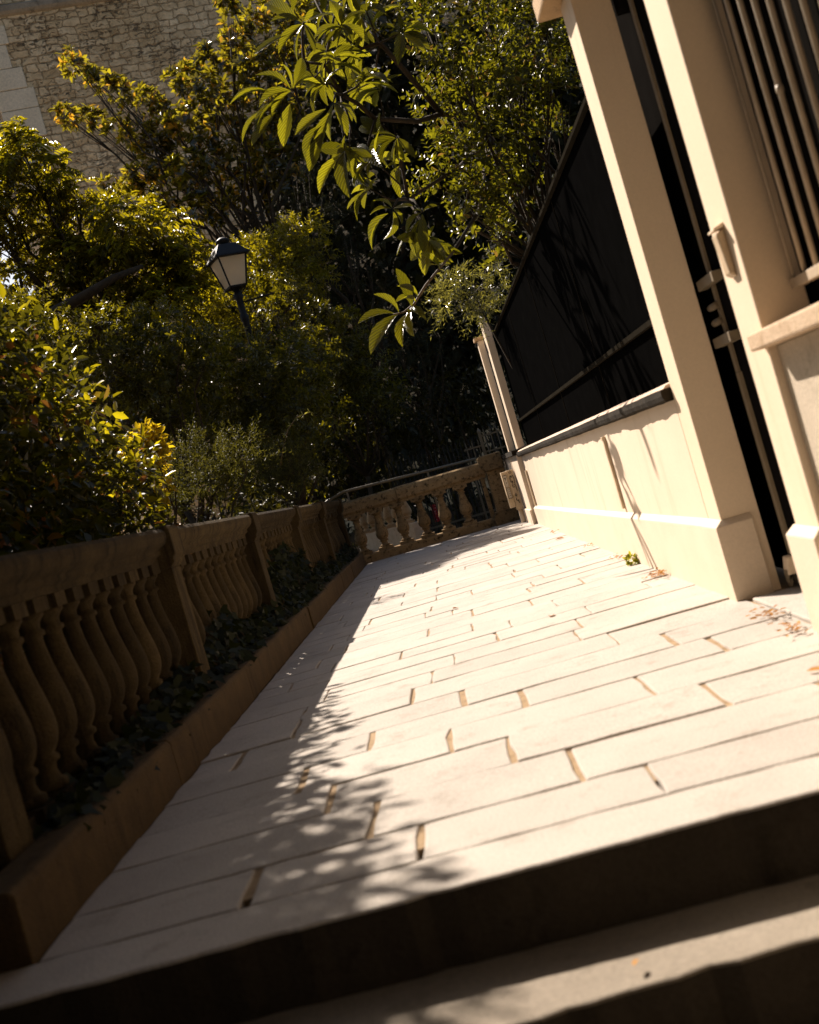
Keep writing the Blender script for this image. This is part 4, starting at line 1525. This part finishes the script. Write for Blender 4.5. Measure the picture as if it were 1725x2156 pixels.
# tall dark hedge behind the railing
th = thing('dark_hedge', 'tall dark hedge behind the iron railing at the end of the walkway', 'hedge', (0.3, 23, 0))
L = Leaves('M')
for x in np.arange(-2.6, 3.6, 0.45):
    for z in np.arange(0.2, 2.9, 0.5):
        loose(L, (x + random.uniform(-.1, .1), 22.6 + random.uniform(-.2, .2), z), 0.42, 70, 0.13, 0.35, 0.3, 0.7)
L.build('foliage', M['l_dark'], th)
for x in np.arange(-2.4, 3.5, 0.8):
    mb = MB()
    mb.tube([(x, 22.8, -0.1), (x + 0.05, 22.75, 1.4), (x, 22.7, 2.6)], [0.04, 0.03, 0.012], 6)
    mb.build('stem', M['bark'], th)

# low hedge on the left behind the fine leaved bushes
th = thing('box_hedge', 'low dark hedge in the shade behind the fine leaved bushes on the left', 'hedge', (-3.4, 18, 0))
L = Leaves('M')
for x in np.arange(-6.4, -2.0, 0.5):
    for z in np.arange(0.1, 1.9, 0.45):
        loose(L, (x + random.uniform(-.1, .1), 19.3 + 0.55 * (x + 2) * -0.2 + random.uniform(-.2, .2), z), 0.44, 75, 0.12, 0.4, 0.2, 0.4)
for y in np.arange(13.4, 19.0, 0.6):
    for z in np.arange(0.1, 1.0, 0.4):
        loose(L, (-3.3 + random.uniform(-.2, .2), y, z), 0.42, 70, 0.11, 0.4, 0.2, 0.4)
L.build('foliage', M['l_dark'], th)
mb = MB()
limbs(mb, (-3.4, 18, 0.0), [(Vector((-3.3, 16 + i, 0.8)), 0.3) for i in range(4)], 0.04, 0.3)
mb.build('trunk', M['bark'], th)

# low shrubs behind the left balustrade
R1 = [(395, 985, 40), (440, 960, 40), (480, 1000, 45), (420, 1040, 45), (520, 960, 36), (360, 1040, 40)]
R2 = [(560, 990, 40), (610, 960, 42), (640, 1000, 38), (600, 1030, 40), (540, 1040, 40)]
frm = lambda L, c, r: stems(L, c, r, 46, 0.34, 0.06, 0.22, 9, 0.1, 0.9, 0.6, 0.25)
plant('rosemary_bush', 'dark fine leaved bush behind the balustrade beside the golden bush', 'bush', pix_lobes(R1, 12.6, 0.4), (-2.4, 12.6, 0.06), frm, M['l_rosemary'], 'S', 0.03)
plant('rosemary_bush', 'dark fine leaved bush with arching twig near the far corner of the balustrade', 'bush', pix_lobes(R2, 14.8, 0.4), (-2.1, 14.8, 0.06), frm, M['l_rosemary'], 'S', 0.03)
tw = tag(MB().tube([P(590, 985, 14.6), P(596, 945, 14.6), P(606, 905, 14.6), P(625, 878, 14.6), P(655, 868, 14.6)], [0.010, 0.009, 0.007, 0.005, 0.002], 5).build('arching_twig', M['twig'], smooth=True),
         'single pale arching twig rising above the fine leaved bush', 'twig')
L = Leaves('S')
for x, y in ((590, 960), (597, 935), (602, 915), (612, 895), (625, 880), (640, 873), (655, 868)):
    q = np.array(P(x, y, 14.6))
    d = unit(rv(5))
    L.add(np.repeat(q[None], 5, 0), d, unit(rv(5)), np.full(5, 0.07), np.full(5, 0.02))
L.build('leaves', M['l_olive'], tw)

# loquat over the fence, large leaves
lq = thing('loquat_tree', 'loquat tree reaching over the black fence with large ribbed sunlit leaves', 'tree', (2.3, 12.6, 0.03))
tips = [(765, 165, 9.9), (785, 335, 9.7), (905, 500, 9.7), (770, 20, 10.0), (720, 50, 9.9), (735, 318, 9.7), (700, 120, 9.9)]
tips += [(x + random.uniform(-12, 12), y + random.uniform(-12, 12), random.uniform(10.8, 11.5)) for x, y in
         ((650, -30), (690, 20), (730, -20), (760, 30), (700, 100), (750, 110), (690, 170), (740, 190))]
tips += [(x + random.uniform(-12, 12), y + random.uniform(-12, 12), random.uniform(9.7, 10.3)) for x, y in
         ((770, 60), (790, 190), (810, 290), (840, 350), (770, 390), (740, 350), (850, 60))]
L = Leaves('G')
L.curl = (0.35, 1.9)
mb = MB()
lbase = Vector((2.3, 12.6, 0.03))
lfork = P(1030, 290, 12.5)
mb.tube([lbase, (2.2, 12.6, 1.4), (2.1, 12.55, 2.6), lfork], [0.09, 0.08, 0.07, 0.05], 9)
boughs = [P(860, 420, 10.0), P(790, 250, 10.2), P(720, 200, 10.0), P(800, 90, 10.3), P(700, 60, 10.2), P(640, 130, 9.9)]
for ch in ((lfork, boughs[0]), (lfork, P(930, 240, 11.4), boughs[1], boughs[2], boughs[5]), (P(930, 240, 11.4), boughs[3], boughs[4])):
    pp = [ch[0]]
    for e in ch[1:]:
        pp += [pp[-1].lerp(e, 0.5) + Vector(rv(1, 0.05)[0]), e]
    mb.tube(pp, [lerp(0.032, 0.012, i / (len(pp) - 1)) for i in range(len(pp))], 7)
for (x, y, Y) in tips:
    q = P(x, y, Y)
    bgh = min(boughs, key=lambda w: (w - q).length)
    mid = bgh.lerp(q, 0.5) + Vector((0, 0, -0.05)) + Vector(rv(1, 0.05)[0])
    mb.tube([bgh, mid, q], [0.012, 0.009, 0.006], 5)
    ax = np.array((q - mid).normalized())
    ax = unit(ax + np.array([-0.5, -0.15, 0.25]))
    n = random.choice((7, 8, 9))
    for i in range(n):
        a = 2.399 * i + random.random() * 0.5
        s = unit(np.cross(ax, np.array([0.1, 0.5, 0.85])))
        t = np.cross(ax, s)
        rad = s * math.cos(a) + t * math.sin(a)
        d = unit(ax * random.uniform(0.25, 0.8) + rad * 0.85 + np.array([0, 0, -0.25]) + rv(1, 0.1)[0])
        nn = unit(ax * 0.8 - rad * 0.3 + np.array([0, 0, 0.6]))
        l = 0.285 * random.choice((0.5, 0.75, 0.9, 1.0, 1.1)) * random.uniform(0.9, 1.1)
        L.add(np.array(q) - ax * 0.05 * random.random(), d, nn, l, l * 0.33 * random.uniform(0.85, 1.15))
# low hanging twig
tp = [P(955, 530, 9.6), P(925, 566, 9.5), P(897, 600, 9.4), P(872, 640, 9.4), P(850, 658, 9.35), P(828, 662, 9.3)]
mb.tube([lfork, P(1010, 440, 11.2), tp[0]], [0.03, 0.02, 0.013], 6)
tm = MB()
tm.tube(tp, [0.012, 0.012, 0.011, 0.010, 0.009, 0.006], 6)
tm.build('twig', M['twig'], lq, smooth=True)


def leaf_to(p0, p1, Y0_, Y1_, wf=0.36, nrm=(0.1, -0.5, 0.8)):
    a, b = P(p0[0], p0[1], Y0_), P(p1[0], p1[1], Y1_)
    d = np.array(b - a)
    l = float(np.linalg.norm(d))
    L.add(np.array(a), unit(d + np.array([0, 0, 0.12 * l])), unit(np.array(nrm)), l * 1.06, l * wf)


Z2 = lambda x, y: (414 + 0.48 * x, 0.48 * y)
sprays = [((470, 100), [(265, 235), (365, 205), (425, 252), (300, 12), (335, 70), (540, 150), (600, 60), (520, 215)]),
          ((420, 395), [(155, 414), (283, 298), (400, 285), (482, 258), (183, 585), (253, 622), (250, 540), (385, 617), (268, 442), (520, 330), (330, 480)]),
          ((560, 370), [(470, 400), (545, 270), (640, 290), (500, 470), (610, 455)]),
          ((600, 450), [(445, 585), (500, 735), (530, 650), (463, 690), (660, 560), (575, 610), (700, 500)]),
          ((650, 650), [(640, 825), (535, 820), (700, 765), (610, 640), (740, 720)]),
          ((880, 600), [(735, 682), (790, 702), (860, 742), (900, 700), (780, 580), (950, 680)]),
          ((860, 915), [(797, 858), (738, 1062), (868, 1052), (762, 925), (940, 905), (905, 960)]),
          ((990, 930), [(950, 915), (880, 1115), (940, 1118), (1000, 1090), (910, 1010), (1050, 900)]),
          ((1070, 1140), [(1000, 1060), (1035, 1060), (1010, 1150), (1100, 1070)])]
for i_, (bs, ts) in enumerate(sprays):
    bx, by = Z2(*bs)
    Yb = 9.5 + 0.12 * (i_ % 3)
    nearest = min(boughs + [lfork], key=lambda w: (w - P(bx, by, Yb)).length)
    mb.tube([nearest, nearest.lerp(P(bx, by, Yb), 0.55) + Vector((0, 0, 0.05)), P(bx, by, Yb)], [0.016, 0.011, 0.006], 6)
    for tx_, ty_ in ts:
        ex, ey = Z2(tx_, ty_)
        dx_, dy_ = ex - bx, ey - by
        ln = math.hypot(dx_, dy_)
        k0 = max(0.06, 1 - 78.0 / ln) if ln > 70 else 0.06
        leaf_to((bx + dx_ * k0, by + dy_ * k0), (ex, ey), Yb, Yb + random.uniform(-0.12, 0.12), random.uniform(0.28, 0.38),
                (random.uniform(-.5, .5), random.uniform(-1.0, -0.3), random.uniform(0.2, 0.9)))
for p0, p1, n_ in (((868, 645), (843, 572), (0.5, -0.8, 0.2)), ((840, 660), (808, 618), (0.2, -0.7, 0.6)), ((835, 662), (764, 668), (0.0, -0.6, 0.8)), ((838, 662), (784, 728), (-0.4, -0.8, 0.4)),
                   ((866, 645), (862, 702), (-0.7, -0.6, 0.2)), ((858, 655), (888, 658), (0, -0.5, 0.9)), ((860, 660), (838, 714), (-0.6, -0.7, 0.2)), ((880, 628), (858, 600), (0.3, -0.8, 0.5)),
                   ((875, 635), (842, 622), (0, -0.5, 0.8)), ((925, 566), (903, 535), (0.3, -0.8, 0.4)), ((930, 560), (905, 560), (0, -0.7, 0.7)), ((940, 548), (915, 510), (0.4, -0.8, 0.3))):
    leaf_to(p0, p1, 9.38, 9.2, 0.36, n_)
L.build('crown', M['l_loquat'], lq, smooth=True)
mb.build('trunk', M['bark'], lq, smooth=True)

# small leaved shrub, top right
V9 = [(900, 62, 48), (960, 130, 58), (1040, 60, 58), (1120, 62, 50), (940, 250, 58), (1020, 205, 66), (1100, 185, 58), (1155, 130, 42), (960, 345, 56), (1040, 320, 58), (1105, 290, 42), (985, 430, 42),
      (1050, 415, 40), (928, 180, 34), (1150, 40, 42), (1000, 10, 50), (1082, 365, 34), (930, 400, 30), (1020, 480, 34), (880, 10, 40), (1075, 130, 50), (1130, 370, 30), (1160, 270, 34), (1180, 200, 30), (1060, 520, 26), (1100, 450, 26)]
plant('myrtle_shrub', 'tall small leaved shrub with upright shoots rising above the black fence', 'shrub', pix_lobes(V9, 11.2, 0.5), (2.1, 11.4, 0.03),
      lambda L, c, r: stems(L, c, r, int(23 * (r / 0.26) ** 2) + 5, 0.34, 0.082, 0.46, 7, 0.2, 0.7, 0.9, 0.1), M['l_myrtle'], 'M', 0.06, 0.6)

# olive sprig
V10 = [(930, 600, 26), (965, 575, 26), (965, 620, 30), (1000, 600, 28), (1000, 645, 26), (940, 640, 22), (1030, 650, 22), (1045, 600, 26), (1040, 560, 22)]
plant('olive_shrub', 'silvery narrow leaved sprays hanging over the top of the far fence post', 'shrub', pix_lobes(V10, 14.2, 0.2), (1.75, 14.4, 0.03),
      lambda L, c, r: stems(L, c, r, 18, 0.26, 0.085, 0.20, 8, 0.1, -0.1, 0.7, 0.3), M['l_olive'], 'S', 0.02, 0.97)


# ivy in the planting strip
def ivy(label, y0, y1, n, ztop, spread=0.0):
    t = thing('ivy_plant', label, 'ivy', (-1.5, (y0 + y1) / 2, 0.15), 'ivy in the strip along the left balustrade')
    L = Leaves('I')
    y = rng.uniform(y0, y1, n)
    h = ztop((y - y0) / (y1 - y0))
    z = 0.17 + rng.random(n) ** 1.3 * h
    x = -1.42 - 0.12 * rng.random(n) - 0.05 * (z > 0.3)
    low = z < 0.26
    x[low] += rng.uniform(-0.02, 0.06, low.sum())
    p = np.stack([x, y, z], 1)
    d = unit(np.array([0.55, -0.25, -0.55]) + rv(n, 0.5))
    nn = unit(np.array([0.85, -0.3, 0.5]) + rv(n, 0.35))
    l = rng.uniform(0.045, 0.085, n)
    L.add(p, d, nn, l, l * 0.95)
    L.build('leaves', M['l_ivy'], t)
    for k in range(6):
        mb = MB()
        yy = random.uniform(y0, y1)
        hh = float(ztop((yy - y0) / (y1 - y0)))
        mb.tube([(-1.49, yy, 0.1), (-1.47, yy + random.uniform(-.1, .1), 0.17 + hh * 0.4), (-1.50, yy + random.uniform(-.2, .2), 0.17 + hh * 0.8)], [0.006, 0.005, 0.002], 4)
        mb.build('stem', M['bark'], t)


ivy('low dark ivy in the nearest bay of the left balustrade', 3.5, 6.05, 620, lambda t: 0.06 + 0.13 * t)
ivy('bushy ivy climbing the balusters just past the pale edged nearest pedestal', 6.32, 8.9, 900, lambda t: 0.13 + 0.22 * np.exp(-((t - 0.28) / 0.2) ** 2) + 0.06 * t)
ivy('dense dark ivy covering a whole bay of the left balustrade', 9.15, 11.7, 1900, lambda t: 0.34 + 0.2 * np.sin(np.pi * np.clip(t, 0, 1)) + 0.06 * np.sin(t * 23))
ivy('small ivy patch in the last bays before the far corner', 12.0, 17.0, 900, lambda t: 0.14 + 0.12 * np.sin(t * 9) ** 2)

# weed and leaf litter
wd = P(1312, 1170, 0.9 * FOC / 1)          # direction only, real spot below
wx = thing('weed_tuft', 'small bright green weed growing at the foot of the low wall', 'weed', (1.155, 7.55, 0.0))
L = Leaves('M')
loose(L, (1.14, 7.72, 0.03), (0.04, 0.055, 0.032), 90, 0.034, 0.5, 0.2, -0.2)
L.build('leaves', M['l_weed'], wx)


def dryleaf(label, x, y, z=0.006, s=0.05, n=1, grp='dry leaves on the paving'):
    L = Leaves('M')
    for k in range(n):
        a = random.random() * 6.28
        sp = 0.0 if n == 1 else 0.032
        L.add(np.array([x + random.gauss(0, sp), y + random.gauss(0, sp * 2.2), z + (random.random() * 0.02 if n > 1 else 0)]), np.array([math.cos(a), math.sin(a), random.uniform(0, 0.4)]),
              unit(np.array([random.gauss(0, .3), random.gauss(0, .3), 1.0])), s * random.uniform(0.7, 1.2), s * 0.5)
    o = L.build('leaf_litter' if n > 1 else 'fallen_leaf', M['dryleaf'])
    tag(o, label, 'leaves' if n > 1 else 'leaf', grp)
    return o


dryleaf('orange heap of dry leaves at the wall foot just nearer than the green weed', 1.12, 6.75, 0.010, 0.026, 70)
dryleaf('orange heap of dry leaves in front of the gate threshold', 1.16, 4.62, 0.010, 0.028, 30)
dryleaf('small scatter of dry leaves by the foot of the nearer gate pillar', 1.13, 4.22, 0.010, 0.028, 26)
dryleaf('single dry leaf on the threshold slab under the gate', 1.30, 4.36, 0.03, 0.06)
dryleaf('tiny scatter of orange leaves along the wall foot past the green weed', 1.12, 8.3, 0.010, 0.026, 18)
dryleaf('sparse line of dry leaf bits at the wall foot between the weed and the far post', 1.13, 9.8, 0.010, 0.03, 14)
dryleaf('faint scatter of leaf bits at the wall foot close to the far post', 1.12, 12.6, 0.010, 0.035, 12)
dryleaf('lone orange leaf in the sunlit middle of the walkway', 0.42, 6.35, 0.008, 0.08)
dryleaf('lone orange leaf lying near the far post foot', 1.02, 11.6, 0.008, 0.09)
dryleaf('tiny orange leaf on the edge of the lower step', 0.13, 2.36, -0.163, 0.03)
dryleaf('small yellowish leaf lying left of the middle of the walkway', -0.12, 8.1, 0.008, 0.06)
dryleaf('small dry leaf close to the right edge beyond the near pillar', 1.0, 3.55, 0.008, 0.05)
